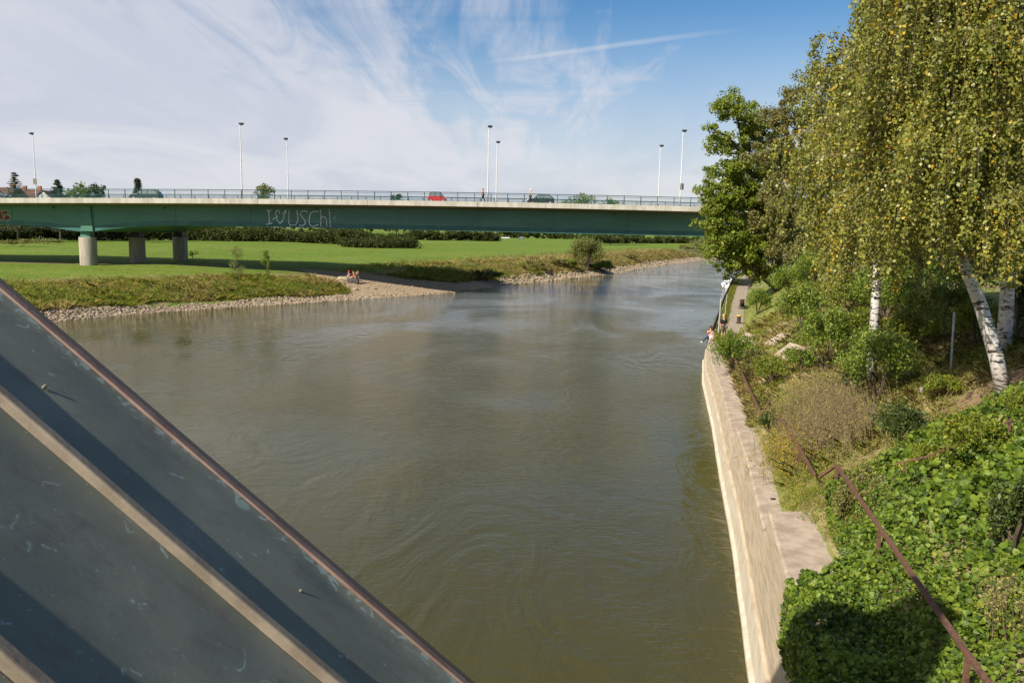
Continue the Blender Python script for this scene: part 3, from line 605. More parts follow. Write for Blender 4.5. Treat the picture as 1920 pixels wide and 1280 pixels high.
car('small_car', xr,118,1,2.6,1.52,[(-1.28,0.22),(1.28,0.22),(1.30,0.55),(1.12,0.82),(0.75,0.93),(-1.15,0.95),(-1.29,0.7)],[(-1.14,0.95),(0.98,0.93),(0.30,1.46),(-0.15,1.54),(-0.85,1.52),(-1.05,1.40)],(0.55,0.02,0.02),'tiny red two seater car with black roof driving over the bridge','red', two=M_blk)
xr = at(1014,375,118.4).x
car('hatchback', xr,118.4,-1,3.9,1.45,[(-1.93,0.25),(1.93,0.25),(1.95,0.6),(1.75,0.80),(1.0,0.92),(-1.85,0.95),(-1.95,0.6)],[(-1.80,0.94),(1.05,0.91),(0.35,1.38),(-0.2,1.46),(-1.1,1.43),(-1.55,1.25)],(0.022,0.035,0.032),'dark hatchback behind the white capped walker on the bridge','black')
xr = at(274,367,119).x
car('estate_car', xr,119,-1,4.4,1.48,[(-2.15,0.25),(2.15,0.25),(2.18,0.6),(1.95,0.82),(1.15,0.93),(-2.1,0.96),(-2.2,0.6)],[(-2.0,0.95),(1.2,0.92),(0.5,1.42),(-0.1,1.5),(-1.5,1.47),(-1.9,1.25)],(0.025,0.06,0.055),'dark green estate car near the left end of the bridge','teal')
xr = at(-12,367,119).x
car('saloon_car', xr,119,1,4.4,1.45,[(-2.15,0.25),(2.15,0.25),(2.18,0.6),(1.95,0.82),(1.15,0.93),(-1.3,0.95),(-2.15,0.92),(-2.2,0.6)],[(-1.75,0.95),(1.2,0.92),(0.5,1.40),(-0.1,1.46),(-0.9,1.43),(-1.2,1.3)],(0.03,0.05,0.08),'dark blue car cut off by the left picture edge on the bridge','blue')

# ------------------------------------------------------------------ people
SKIN = mat('skin', (0.52,0.30,0.21), 0.6)
def skinmesh(name, J, E, mt, parent, sub=2):
    """J name->(pos, radius); E edges between names; grown as one continuous surface"""
    ks = list(J); me = bpy.data.meshes.new(name); me.from_pydata([J[k][0] for k in ks], [(ks.index(a), ks.index(b)) for a, b in E], []); me.materials.append(mt)
    o = link(bpy.data.objects.new(name, me), parent); md = o.modifiers.new('skin','SKIN'); md.use_smooth_shade = True
    if not me.skin_vertices: pass
    sv_ = me.skin_vertices[0].data
    for i, k in enumerate(ks):
        r_ = J[k][1]; sv_[i].radius = r_ if isinstance(r_, tuple) else (r_, r_); sv_[i].use_root = (i == 0)
    sb_ = o.modifiers.new('sub','SUBSURF'); sb_.levels = sub; sb_.render_levels = sub
    return o
def person(loc, rz, label, pose, shirt, trousers, hair, group=None, H=1.75, sleeves='short', legs='long', hat=None, longhair=False, shoes=(0.05,0.05,0.05), bag=None):
    r = empty('person', loc, label, 'person', group, rz); k = H/1.75; V3 = lambda x,y,z: (x*k,y*k,z*k)
    # faces +x; y is the person's left
    J = {}
    if pose == 'sit':   hip = 0.12; kn = (0.42,0.10,0.16); an = (0.50,0.11,-0.28); to = (0.66,0.12,-0.33); pel = 0.10
    elif pose == 'perch': pel = 0.12; kn = (0.40,0.13,0.22); an = (0.55,0.15,-0.20); to = (0.68,0.16,-0.25)
    elif pose == 'knees': pel = 0.12; kn = (0.36,0.12,0.52); an = (0.52,0.12,0.09); to = (0.70,0.12,0.05)
    else: pel = 0.95
    lean = {'stand':0.0,'walk':0.03,'sit':-0.02,'perch':0.04,'knees':0.12,'bend':0.22}[pose]
    J['pelvis'] = (V3(0,0,pel),(0.15*k,0.11*k)); J['waist'] = (V3(lean*.4,0,pel+0.17),(0.13*k,0.10*k)); J['chest'] = (V3(lean,0,pel+0.38),(0.16*k,0.115*k)); J['neck'] = (V3(lean*1.3,0,pel+0.53),0.06*k)
    J['jaw'] = (V3(lean*1.4+0.03,0,pel+0.615),(0.068*k,0.08*k)); J['crown'] = (V3(lean*1.4+0.01,0,pel+0.74),(0.085*k,0.095*k))
    E = [('pelvis','waist'),('waist','chest'),('chest','neck'),('neck','jaw'),('jaw','crown')]
    ar = {'stand':((0.02,0.26,0.12),(0.10,0.27,-0.12)),'walk':((0.02,0.26,0.12),(0.12,0.26,-0.12)),'sit':((0.05,0.26,0.12),(0.20,0.20,-0.08)),'perch':((0.0,0.27,0.12),(-0.05,0.28,-0.14)),'knees':((0.18,0.25,0.17),(0.36,0.14,0.06)),'bend':((0.15,0.25,0.10),(0.30,0.20,-0.1))}[pose]
    for sg, s_ in ((1,'L'),(-1,'R')):
        e, h = ar; sw = (0.14 if sg > 0 else -0.14) if pose == 'walk' else 0
        if pose == 'perch' and sg < 0: e, h = (0.14,0.24,0.25), (0.14,0.12,0.46)   # hand raised to the head
        J['sh'+s_] = (V3(lean,sg*0.185,pel+0.45),0.058*k); J['el'+s_] = (V3(lean+e[0]+sw*.5,sg*e[1],pel+e[2]+0.06),0.042*k); J['ha'+s_] = (V3(lean+h[0]+sw,sg*h[1],pel+h[2]),0.03*k)
        J['fi'+s_] = (V3(lean+h[0]+sw+0.05,sg*h[1],pel+h[2]-0.08),0.02*k)
        E += [('chest','sh'+s_),('sh'+s_,'el'+s_),('el'+s_,'ha'+s_),('ha'+s_,'fi'+s_)]
        if pose in ('stand','bend'): K, A, T = (0.02,sg*0.10,0.50),(0.0,sg*0.11,0.08),(0.15,sg*0.12,0.04)
        elif pose == 'walk': q = 0.26*sg; K, A, T = (0.05+q*.45,sg*0.09,0.50),(q,sg*0.09,0.09+(0.08 if sg<0 else 0)),(q+0.15,sg*0.09,0.04)
        else: K, A, T = (kn[0],sg*kn[1],kn[2]),(an[0],sg*an[1],an[2]),(to[0],sg*to[1],to[2])
        if pose == 'perch' and sg < 0: K, A, T = (0.30,-0.34,0.10),(0.40,-0.62,-0.18),(0.52,-0.74,-0.22)
        J['hi'+s_] = (V3(0.02,sg*0.09,pel-0.03),0.095*k); J['kn'+s_] = (V3(*K),0.062*k); J['an'+s_] = (V3(*A),0.042*k); J['to'+s_] = (V3(*T),0.036*k)
        E += [('pelvis','hi'+s_),('hi'+s_,'kn'+s_),('kn'+s_,'an'+s_),('an'+s_,'to'+s_)]
    skinmesh('body', J, E, SKIN, r)
    def sub(names, edges, add, mt, nm):
        JJ = {n: (J[n][0], tuple(q+add for q in J[n][1]) if isinstance(J[n][1],tuple) else J[n][1]+add) for n in names}; return skinmesh(nm, JJ, edges, mt, r)
    g = 0.022*k; ms = mat('shirt_cloth', shirt, 0.9); mtz = mat('trouser_cloth', trousers, 0.9)
    sn = ['chest','waist','pelvis','shL','shR']; se_ = [('pelvis','waist'),('waist','chest'),('chest','shL'),('chest','shR')]
    if pose in ('stand','walk','bend') or sleeves != 'vest': pass
    if sleeves != 'vest': sn += ['elL','elR']; se_ += [('shL','elL'),('shR','elR')]
    if sleeves == 'long': sn += ['haL','haR']; se_ += [('elL','haL'),('elR','haR')]
    sub(sn, se_, g, ms, 'shirt')
    tn = ['pelvis','hiL','hiR','knL','knR']; te = [('pelvis','hiL'),('pelvis','hiR'),('hiL','knL'),('hiR','knR')]
    if legs == 'long': tn += ['anL','anR']; te += [('knL','anL'),('knR','anR')]
    sub(tn, te, g*1.15, mtz, 'trousers')
    cx = J['crown'][0]; hm = MB().ell((cx[0]-0.02*k,0,cx[2]+0.01*k),(0.115*k,0.105*k,0.115*k),10,8)
    if longhair: hm.ell((cx[0]-0.07*k,0,cx[2]-0.14*k),(0.06*k,0.095*k,0.2*k),8,6)
    hm.build('hair', mat('hair_colour', hair, 0.7), r, smooth=True)
    MB().ell((J['jaw'][0][0]+0.085*k,0,J['jaw'][0][2]+0.045*k),(0.02*k,0.014*k,0.024*k),6,4).build('nose', SKIN, r)
    for sg in (-1,1): MB().ell((cx[0],sg*0.098*k,cx[2]-0.05*k),(0.02*k,0.012*k,0.032*k),6,4).build('ear', SKIN, r); 
    for sg in (-1,1): MB().ell((cx[0]+0.086*k,sg*0.034*k,cx[2]-0.035*k),(0.012*k,0.014*k,0.01*k),6,4).build('eye', M_dark, r)
    if hat: hmm = MB().ell((cx[0]-0.01,0,cx[2]+0.05*k),(0.135*k,0.125*k,0.10*k),10,6); hmm.ell((cx[0]+0.05*k,0,cx[2]+0.02*k),(0.19*k,0.16*k,0.02*k),10,4); hmm.build('hat', mat('hat_cloth', hat, 0.8), r, smooth=True)
    for s_ in 'LR':
        a_, t_ = Vector(J['an'+s_][0]), Vector(J['to'+s_][0]); md_ = (a_+t_)/2; MB().tube([a_+Vector((-0.05,0,-0.02)), md_+Vector((0,0,0.0)), t_+Vector((0.03,0,0))],[0.05*k,0.052*k,0.035*k],8).build('shoe', mat('shoe', shoes, 0.7), r, smooth=True)
    return r
for px, c_ in ((905,0),(994,1)):
    p = at(px,372,113.3); z = zd(p.x)+0.05
    if c_ == 0: person((p.x,113.3,z),0.0,'person in red shirt and dark trousers walking right beside the bridge lamp','walk',(0.55,0.03,0.03),(0.03,0.035,0.06),(0.25,0.10,0.05),H=1.78)
    else: person((p.x,113.3,z),0.15,'person in pale top and white cap walking in front of the dark hatchback','walk',(0.42,0.38,0.28),(0.02,0.02,0.02),(0.5,0.5,0.48),H=1.78,hat=(0.8,0.8,0.76))
GB = 'group sitting on rocks at the beach'
b1 = on_ground(666,531.5,hl1,60)
def bp(px, py, dz=0.0, h=hl1): p = on_ground(px, py, h, 20); return Vector((p.x,p.y,p.z+dz))
def rock(name, p, r_, label, group=None, seed=1, mt=M_rock, cat='rock'):
    rs = random.Random(seed); mb2 = MB().ell((0,0,0),(1,1,1),9,6); 
    for v in mb2.v:
        q = 1+0.20*math.sin(v.x*3+seed)+0.15*math.sin(v.y*4+seed*2)+rs.uniform(-.08,.08); v.x *= r_[0]*q; v.y *= r_[1]*q; v.z = max(min(v.z*q,0.72),-0.6)*r_[2]
    o = mb2.build(name, mt); o.location = p; return tag(o, label, cat, group)
rk = 'large rocks on the beach'
pr1 = bp(650,526); rock('rock', pr1+Vector((0,0,0.25)), (1.3,0.7,0.5), 'long flat pale rock under the person in the pink hat', rk, 3)
pr2 = bp(663,531); rock('rock', pr2+Vector((0,0,0.3)), (0.7,0.5,0.6), 'dark blocky rock under the person in orange', rk, 5, mat('dark_rock',(0.085,0.07,0.06),0.9,0.3,4))
for i, (px, py, s_, lb) in enumerate(((641,530,0.35,'small cream rock left of the flat pale rock'),(666,544,0.4,'pale rock lying alone toward the water below the group'),(702,542,0.25,'small stone on open sand right of the group'),(724,548,0.2,'small stone near the waterline on the beach'))):
    rock('rock', bp(px,py,s_*0.3), (s_,s_*.7,s_*.6), lb, rk, 11+i)
person(pr1+Vector((0.15,0.05,0.50)),0.25,'person in bright pink hat and pink top sitting on the flat rock','knees',(0.62,0.12,0.20),(0.55,0.42,0.36),(0.4,0.2,0.1),GB,1.7,'short','short',hat=(0.75,0.03,0.15),shoes=(0.7,0.65,0.6))
person(pr1+Vector((0.75,0.55,0.46)),-0.3,'blonde person in black sitting behind the pink hatted one','knees',(0.04,0.035,0.04),(0.04,0.04,0.045),(0.45,0.33,0.16),GB,1.6,longhair=True)
person(pr2+Vector((-0.05,0.1,0.68)),-0.6,'person in bright orange top sitting on the dark rock','knees',(0.72,0.13,0.03),(0.10,0.06,0.05),(0.5,0.22,0.08),GB,1.55,'short','short')
person(bp(667,531.5),-0.9,'person in dark shorts with sandy long hair standing right of the orange top','bend',(0.10,0.08,0.05),(0.03,0.04,0.06),(0.48,0.34,0.17),GB,1.62,'short','short',longhair=True,shoes=(0.5,0.4,0.3))
person(bp(671.5,530.5),2.6,'person in dark jacket and pale jeans standing rightmost of the beach group','stand',(0.02,0.02,0.035),(0.30,0.33,0.42),(0.35,0.15,0.07),GB,1.72,'long',longhair=True,shoes=(0.7,0.7,0.72))
# on the quay end
pq = at(1338,634,57.0); zq = -7.6
person((14.50,58.9,-7.60),-1.65,'woman with long dark hair in pink top and jeans sitting on the wall end','perch',(0.62,0.36,0.36),(0.03,0.05,0.10),(0.06,0.03,0.025),H=1.72,sleeves='vest',longhair=True,shoes=(0.75,0.72,0.7))
bg_ = MB().ell((0,0,0.2),(0.2,0.16,0.22),8,6).tube([(-.12,0,0.36),(0,0,0.56),(.12,0,0.36)],0.015,5).build('bag', mat('pink_bag',(0.75,0.45,0.45),0.7,0.3,6), smooth=True); bg_.location = (14.35,57.8,-7.60); tag(bg_, 'pale pink bag beside the seated woman on the wall', 'bag')
person((15.35,58.6,-7.60),-1.2,'man with fair hair in black shirt standing on the quay path','stand',(0.02,0.02,0.022),(0.14,0.13,0.10),(0.48,0.33,0.16),H=1.8,legs='short')

# ------------------------------------------------------------------ street of small things on the right quay
def pole(px, ytop, base, rad, label, cat='post', mt=M_galv, topz_=None, name='metal_post'):
    pt = at(px, ytop, base.y); r = MB().tube([(0,0,-0.2),(pt.x-base.x,0,pt.z-base.z)], rad, 8).build(name, mt); r.location = base; return tag(r, label, cat)
pole(1352,559,Vector((15.75,61.5,-7.6)),0.055,'tall pale mooring post behind the seated woman')
pole(1363.5,551,Vector((19.3,73.5,-7.6)),0.035,'thin pale post farther up the quay edge')
pole(1789.5,585,on_ground(1783,697,hb1,8),0.035,'grey metal post on the slope left of the leaning birch')
for px, py, lb in ((1385,606,'nearest mooring bollard with a yellow top on the quay path'),(1391,574,'middle mooring bollard on the quay path'),(1406,542,'farthest brown bollard on the quay path')):
    p = at(px, py, 1); D = -7.6/p.z; p = at(px,py,D)
    bo = empty('mooring_bollard', (p.x,p.y,-7.6), lb, 'bollard', 'mooring bollards along the quay path'); sc = 0.62 if D < 80 else 0.9
    MB().tube([(0,0,0),(0,0,0.08),(0,0,0.1),(0,0,0.62)],[0.36*sc,0.36*sc,0.27*sc,0.27*sc],14).build('shaft', M_sheet, bo)
    MB().tube([(0,0,0.62),(0,0,0.69),(0,0,0.73)],[0.33*sc,0.33*sc,0.25*sc],14).build('cap', mat('bollard_yellow',(0.60,0.38,0.06),0.7,0.2,6) if py > 600 else M_sheet, bo)
def railing_run(name, pts, hgt, nposts, rad, mt, label, cat='railing', mid=True):
    pts = [Vector(p) for p in pts]; r = empty(name, pts[0], label, cat); O = pts[0]
    MB().tube([p-O+Vector((0,0,hgt)) for p in pts], rad, 6).build('handrail', mt, r)
    if mid: MB().tube([p-O+Vector((0,0,hgt*0.5)) for p in pts], rad*0.8, 6).build('mid_rail', mt, r)
    segs = [(pts[i+1]-pts[i]).length for i in range(len(pts)-1)]; T = sum(segs)
    for i in range(nposts):
        dd_ = T*i/(nposts-1); j = 0
        while j < len(segs)-1 and dd_ > segs[j]: dd_ -= segs[j]; j += 1
        q = pts[j].lerp(pts[j+1], min(1, dd_/segs[j]))-O; MB().tube([q+Vector((0,0,-0.3)), q+Vector((0,0,hgt))], rad, 6).build('post', mt, r)
    return r
gq = lambda px, py, s=0: Vector((0,0,0))
a_ = on_ground(1398,560,hb1,40); b_ = on_ground(1445,532,hb1,60); c_ = on_ground(1482,512,hb1,60)
railing_run('stair_railing', [a_, b_, c_], 1.0, 5, 0.035, M_galv, 'pale steel stair railing climbing the grass slope from the quay path')
a_ = on_ground(1556,566,hb1,20); b_ = on_ground(1618,524,hb1,20)
railing_run('stair_railing', [a_, b_], 0.9, 3, 0.03, M_galv, 'pale steel railing half hidden by birch leaves on the slope')
pt_ = on_ground(1537,578,hb1,20); tp = empty('rail_post', pt_, 'white cross shaped rail end standing on the slope', 'post')
ph_ = at(1538,558,pt_.y).z-pt_.z
MB().tube([(0,0,-.2),(0,0,ph_)],0.03,6).build('post', M_white, tp); MB().tube([(-0.35,0,ph_-0.05),(0.25,0,ph_)],0.022,6).build('rail_bar', M_white, tp); MB().tube([(-0.4,0,ph_*.45),(0.2,0,ph_*.5)],0.022,6).build('rail_bar', M_white, tp)

# rusty railings beside the wall
def rz_(px, py, z): r = ray(px, py); return r*(z/r.z)
def rusty(pts, posts, rad, label, mtl=M_rust):
    O = pts[0]; r = empty('rusty_railing', O, label, 'railing', 'rusty railings on the bank')
    for i in range(len(pts)-1):
        a_, b_ = pts[i]-O, pts[i+1]-O; dv = (b_-a_); L = dv.length; q = dv.to_track_quat('X','Z').to_matrix()
        MB().box((a_+b_)/2, (L+0.05, rad*2.2, rad*1.7), M=q).build('handrail', mtl, r)
    for p in posts:
        q = p-O; g = hb1(p.x, p.y)-0.2
        MB().box(q+Vector((0,0,(g-p.z)/2-rad)), (rad*1.8,rad*1.6,p.z-g)).build('post', mtl, r)
A1, A2, A0 = rz_(1568,872,-4.95), rz_(1862,1294,-4.95), rz_(1538,893,-5.35); A3 = A2+(A2-A1)*0.6
posts = [A1, A1.lerp(A2, 0.37), A1.lerp(A2,0.865), A3]
posts = [rz_(1650,983,-4.95), rz_(1816,1218,-4.95), A1+Vector((0.02,0,0)), A3]
rusty([A0, A1, A3], posts, 0.031, 'nearest rusty railing running through the ivy above the wall')
B1, B2, B3 = rz_(1461,778,-5.9), rz_(1526,888,-5.6), rz_(1500,842,-5.75)
rusty([B1,B3,B2], [B1,B3], 0.031, 'middle rusty railing between weeds above the second wall length')
C1, C2, C3 = rz_(1373,662,-6.6), rz_(1427,776,-6.45), rz_(1443,752,-6.2)
rusty([C1,C2,C3], [C2,C3,C1,C1.lerp(C2,0.5)], 0.034, 'farthest rusty railing beside the low wall length')
D0 = on_ground(1676,922,hb1,6); D1 = on_ground(1741,908,hb1,6); D2 = on_ground(1836,868,hb1,6); D3 = on_ground(1888,845,hb1,6)
Ds = [p+Vector((0,0,0.6)) for p in (D0,D1,D2,D3)]; rusty(Ds, [Ds[0].lerp(Ds[1],0.25), Ds[2], Ds[3]], 0.02, 'thin rusty railing climbing the slope above the ivy')

# boats at the quay
def boat(p, L, wd, rz2, label, cabin=True):
    r = empty('motor_boat', p, label, 'boat', 'boats moored at the quay', rz2); st = []
    for i in range(9):
        u = i/8; bw = wd/2*(1-(max(0,u-0.45)/0.55)**2.2)*(0.9+0.1*min(1,u*4)); zk = 0.55+0.35*u**2
        st.append([(L*(u-.5),-bw,zk),(L*(u-.5),-bw*.75,0.0),(L*(u-.5),0,-0.18),(L*(u-.5),bw*.75,0.0),(L*(u-.5),bw,zk)])
    V = [q for s_ in st for q in s_]; Fc = [(i*5+j,i*5+j+1,(i+1)*5+j+1,(i+1)*5+j) for i in range(8) for j in range(4)]+[(i*5,(i+1)*5,(i+1)*5+4,i*5+4) for i in range(8)]+[(0,4,3,2,1)]
    mesh('hull', V, Fc, [M_white], r); MB().box((L*.0,0,0.82),(L*.42,wd*.62,0.5)).build('cabin', M_white, r); MB().box((L*.0,0,0.88),(L*.425,wd*.64,0.2)).build('window_band', M_glass, r)
    MB().box((-L*.46,0,0.35),(0.35,0.4,0.9)).build('outboard_motor', M_dark, r)
    MB().tube([(L*.1,-wd*.42,0.75),(L*.45,0,1.25),(L*.1,wd*.42,0.75)],0.025,5).build('bow_rail', M_galv, r)
p = rz_(1383,539,WZ); boat(Vector((float(wx(p.y))-1.3,p.y,WZ+0.1)), 5.2, 2.0, math.pi/2-0.27, 'nearer small white motor boat moored at the quay')
boat(Vector((float(wx(152))-1.3,152,WZ+0.1)), 5.0, 2.0, math.pi/2-0.3, 'farther white motor boat half hidden by maple leaves')

# ------------------------------------------------------------------ the tower building the picture is taken from
dd3 = (R0*0.777+U0*(-0.63)+F0*(-0.02)).normalized(); ee = Vector((0,1,0)); nn_ = dd3.cross(ee).normalized()
if nn_.z < 0: nn_ = -nn_
z0 = 2.15
def seam_pt(px, py, zdep):                                       # a point of the roof at camera depth zdep
    r = ray(px, py)/F; return r*zdep
def depth_of(q): return 0.46*z0/(q/F+0.107)
def qof(y0): return .63*960+.777*(y0-640)
V1 = seam_pt(0,553,depth_of(qof(553))); Cpl = V1.copy()          # plane through the verge line, spanned by dd3 and ee
def on_roof(px, py): r = ray(px, py); return r*(nn_.dot(Cpl)/nn_.dot(r))
bld = empty('tower_building', (-5,-3,-6), 'dark copper sheet roof with raised seams sloping down in the left foreground', 'building'); OB = bld.location.copy()
Ux = dd3; Uy = ee
def rp(u, v, h=0.0): return Cpl+Ux*u+Uy*v+nn_*h
def uv_of(p): q = p-Cpl; dUV = Ux.dot(Uy); a_ = q.dot(Ux); b_ = q.dot(Uy); den = 1-dUV*dUV; return ((a_-dUV*b_)/den, (b_-dUV*a_)/den)
s1 = uv_of(on_roof(320,814))[1]; s2 = uv_of(on_roof(388,1087))[1]; s3 = uv_of(on_roof(30,1268))[1]
pv = (Uy-Ux*Ux.dot(Uy)).normalized(); M_roof.node_tree.nodes[M_roof['edge_node']].inputs[1].default_value = -pv
voff = (rp(0,s1)-OB).dot(-pv); M_roof.node_tree.nodes[M_roof['off_node']].inputs[1].default_value = voff
reg = s3-s2; seams = [s1, s2, s3, s3+reg, s3+2*reg, s3+3*reg, s3+4*reg]
UA, UB = -5.2, 3.4
def rbox(name, u0, u1, v0, v1, h0, h1, mt, bevel=0.0, nseg=1, wob=0.0):
    # long bar of rectangular section, slightly hand-worked along its length
    Vv = []; Fc = []
    for i in range(nseg+1):
        u = u0+(u1-u0)*i/nseg; wv = wob*(math.sin(u*3.1+v0*9)+0.6*math.sin(u*7.7+v0*4)); wh = wob*0.5*math.sin(u*5.3+v0)
        Vv += [rp(u,v0+wv,h0), rp(u,v1+wv,h0), rp(u,v1+wv,h1+wh), rp(u,v0+wv,h1+wh)]
    for i in range(nseg):
        for j in range(4): j2 = (j+1)%4; Fc.append((i*4+j,i*4+j2,(i+1)*4+j2,(i+1)*4+j))
    Fc += [(0,1,2,3),(nseg*4+3,nseg*4+2,nseg*4+1,nseg*4)]
    o = mesh(name, [v-OB for v in Vv], Fc, mt, bld)
    bmm = bmesh.new(); bmm.from_mesh(o.data); bmesh.ops.recalc_face_normals(bmm, faces=bmm.faces); bmm.to_mesh(o.data); bmm.free()
    if bevel: md = o.modifiers.new('bevel','BEVEL'); md.width = bevel; md.segments = 3; md.limit_method = 'ANGLE'; md.angle_limit = 0.8
    return o
for i in range(len(seams)-1):                                    # sheets with soft dents
    va, vb = seams[i+1]+0.019, seams[i]-0.019; nu, nv = 130, 16; Vv = []
    dents = [(random.uniform(-3.2,1.6), random.uniform(va,vb), random.uniform(0.01,0.03), random.uniform(0.002,0.006)) for _ in range(14)]
    if i == 0:
        for px, py, rr_, hh_ in ((344,888,0.012,0.006),(346,912,0.014,0.007),(633,1107,0.02,0.012),(578,1035,0.012,0.005)):
            uv = uv_of(on_roof(px, py)); dents.append((uv[0],uv[1],rr_,hh_))
    for a in range(nu+1):
        for c in range(nv+1):
            u = UA+(UB-UA)*a/nu; v = va+(vb-va)*c/nv; h = 0.0022*math.sin(u*2.3+v*7+i)*math.sin((v-va)/(vb-va)*math.pi)+0.001*math.sin(u*9+v*13)
            edge_ = min(v-va, vb-v); h += 0.004*math.exp(-edge_/0.012)
            for (du, dv, dr, dh) in dents:
                q = ((u-du)**2+(v-dv)**2)/(dr*dr*3)
                if q < 8: h -= dh*math.exp(-q)
            Vv.append(rp(u,v,h)-OB)
    Q = grid(nu+1, nv+1)
    npmesh('roof_sheet', [tuple(v) for v in Vv], Q, M_roof, bld, smooth=True)
for i, s_ in enumerate(seams):
    hw_, ht = (0.0155, 0.026)
    if i == 0:
        rbox('verge_cap', UA, UB, s_-0.016, s_+0.016, -0.02, 0.010, M_verge, 0.004, 60, 0.0012)
        rbox('verge_lip', UA, UB, s_+0.018, s_+0.023, -0.03, 0.013, M_dark, 0.0, 30, 0.0010)
        rbox('fascia_board', UA, UB, s_-0.03, s_+0.015, -0.25, -0.021, M_dark)
    else: rbox('seam_batten', UA, UB, s_-hw_, s_+hw_, -0.01, ht, M_seam, 0.006, 70, 0.0016)
for px, py in ((82,727),(561,1110)):
    u, v = uv_of(on_roof(px, py)); c = rp(u,v,0.006)-OB; Mr = nn_.to_track_quat('Z','X').to_matrix()
    sc_ = MB().ell(c, (0.0042,0.0042,0.0045), 10, 6, M=Mr); sc_.tube([rp(u,v,0)-OB, rp(u,v,0.003)-OB], 0.006, 10); sc_.build('roof_screw', M_screw, bld, smooth=True)
# walls below, and an unseen slab added to throw shade on the ivy
eav = rp(UB, seams[0]); rid = rp(UA, seams[0])
MB().box(((rid.x+eav.x)/2-0.6, -6.2, -6.3), (eav.x-rid.x-2.2, 15.2, 8)).build('wall', M_render, bld, off=OB)
TW = dict(x0=-9.5, x1=-3.75, y0=0.9, y1=1.9, z1=5.6)
MB().box(((TW['x0']+TW['x1'])/2,(TW['y0']+TW['y1'])/2,(TW['z1']-10)/2), (TW['x1']-TW['x0'],TW['y1']-TW['y0'],TW['z1']+10)).build('shadow_slab', M_render, bld, off=OB)

# ------------------------------------------------------------------ vegetation
def tuft_mesh(name, P, hmin, hmax, mt, spread=0.35, k=4, width=0.03, parent=None, midx=None):
    n = len(P); P = np.repeat(P, k, 0); N = n*k
    base_ = P+np.c_[rng.normal(0,0.10*hmax,(N,2)), np.zeros(N)-0.03]; h = rng.uniform(hmin,hmax,N)[:,None]; a = rng.uniform(0,2*np.pi,N)
    dr = np.c_[np.cos(a),np.sin(a),np.zeros(N)]; sd = np.c_[-np.sin(a),np.cos(a),np.zeros(N)]*(np.asarray(width)*np.ones(N))[:,None]
    ln = np.abs(rng.normal(0,spread,N))[:,None]*h; up_ = np.array([0,0,1.0])
    m1 = base_+up_*h*0.6+dr*ln*0.35; tp_ = base_+up_*h*0.95+dr*ln
    V = np.stack([base_-sd*.5, base_+sd*.5, m1+sd*.42, tp_, m1-sd*.42],1).reshape(-1,3)
    o = npmesh(name, V, np.arange(5*N).reshape(N,5), mt, parent, midx=None if midx is None else np.repeat(midx, k)); return o

def herbs(name, XY_, hfun, rad, hgt, per, lsz, mt, aspect=.5, up=.5):
    """leafy mounds sitting on the ground; rad and hgt give the range of their half width and height"""
    n = len(XY_); r_ = rng.uniform(rad[0], rad[1], n); h_ = rng.uniform(hgt[0], hgt[1], n)*(.6+.4*r_/rad[1]); z = hfun(XY_[:,0], XY_[:,1])
    d_ = unit(rng.normal(size=(n,per,3))); d_[:,:,2] = np.abs(d_[:,:,2]); q = rng.uniform(.45,1.05,(n,per,1))
    C = np.c_[XY_, z][:,None,:]+d_*q*np.stack([r_,r_,h_],1)[:,None,:]*(1+.25*rng.normal(size=(n,per,1))*.5)
    o = leaves(name, C.reshape(-1,3), lsz, mt, None, aspect, -.1, up); o['kind'] = 'stuff'; return o
# far bank herbage
n0 = 46000; X_ = []
for (ya, yb, n1) in ((70,112,26000),(112,150,12000),(150,300,22000)):
    yq = rng.uniform(ya, yb, n1*2); xs0 = np.interp(yq, SHORE[:,1], SHORE[:,0]); xq = xs0-rng.uniform(0.5, 22, n1*2)*1.3
    X_.append(np.c_[xq, yq])
XY = np.concatenate(X_); dq = shore_dist(XY[:,0], XY[:,1]); sandq = poly_mask(XY[:,0], XY[:,1], SAND)
wid = np.where(XY[:,1] > 150, 12, 13)+2.5*vnoise(XY[:,0],XY[:,1],4,8)
ok = (dq > 2.3+0.5*vnoise(XY[:,0],XY[:,1],1.5,3)) & (dq < wid) & ~sandq & (XY[:,0] > -75) & (rng.uniform(size=len(XY)) < 0.5*np.clip(1.3-dq/14,0.25,1))
XY = XY[ok]; hq = hland(XY[:,0], XY[:,1]); dry = vnoise(XY[:,0],XY[:,1],3.3,5)+rng.normal(0,.25,len(XY))+np.clip((XY[:,1]-140)/60,0,0.75)
P_ = np.c_[XY, hq]; cl_ = vnoise(XY[:,0],XY[:,1],1.3,7) > -0.25
g1 = dry < 0.25; hm_ = np.clip(.75+.6*vnoise(XY[:,0],XY[:,1],2.1,11)+.5*vnoise(XY[:,0],XY[:,1],.8,13), .3, 1.6)
def tuftv(name, P, hm, lo, hi, mt, sp_, k, wd):
    o = tuft_mesh(name, P, lo, hi, mt, sp_, k, wd); o['kind'] = 'stuff'
    co = np.empty(len(o.data.vertices)*3, np.float32); o.data.vertices.foreach_get('co', co); co = co.reshape(-1,5*k,3); z0_ = P[:,2][:,None]; co[:,:,2] = z0_+(co[:,:,2]-z0_)*hm[:,None]; o.data.vertices.foreach_set('co', co.ravel()); return o
tuftv('bank_herbage', P_[g1], hm_[g1], .25, .8, L_grass, .8, 4, .06)
tuftv('dry_bank_grass', P_[~g1], hm_[~g1], .3, .95, L_dry, .8, 4, .055)
def bankpts(n, y0, y1, d0_, d1_, seed):
    rg = np.random.default_rng(seed); y = rg.uniform(y0,y1,n); x = np.interp(y, SHORE[:,1], SHORE[:,0])-rg.uniform(d0_,d1_,n)*1.35; k_ = ~poly_mask(x,y,SAND); d_ = shore_dist(x,y); k_ &= (d_ > 2.2) & (x > -78); return np.c_[x,y][k_]
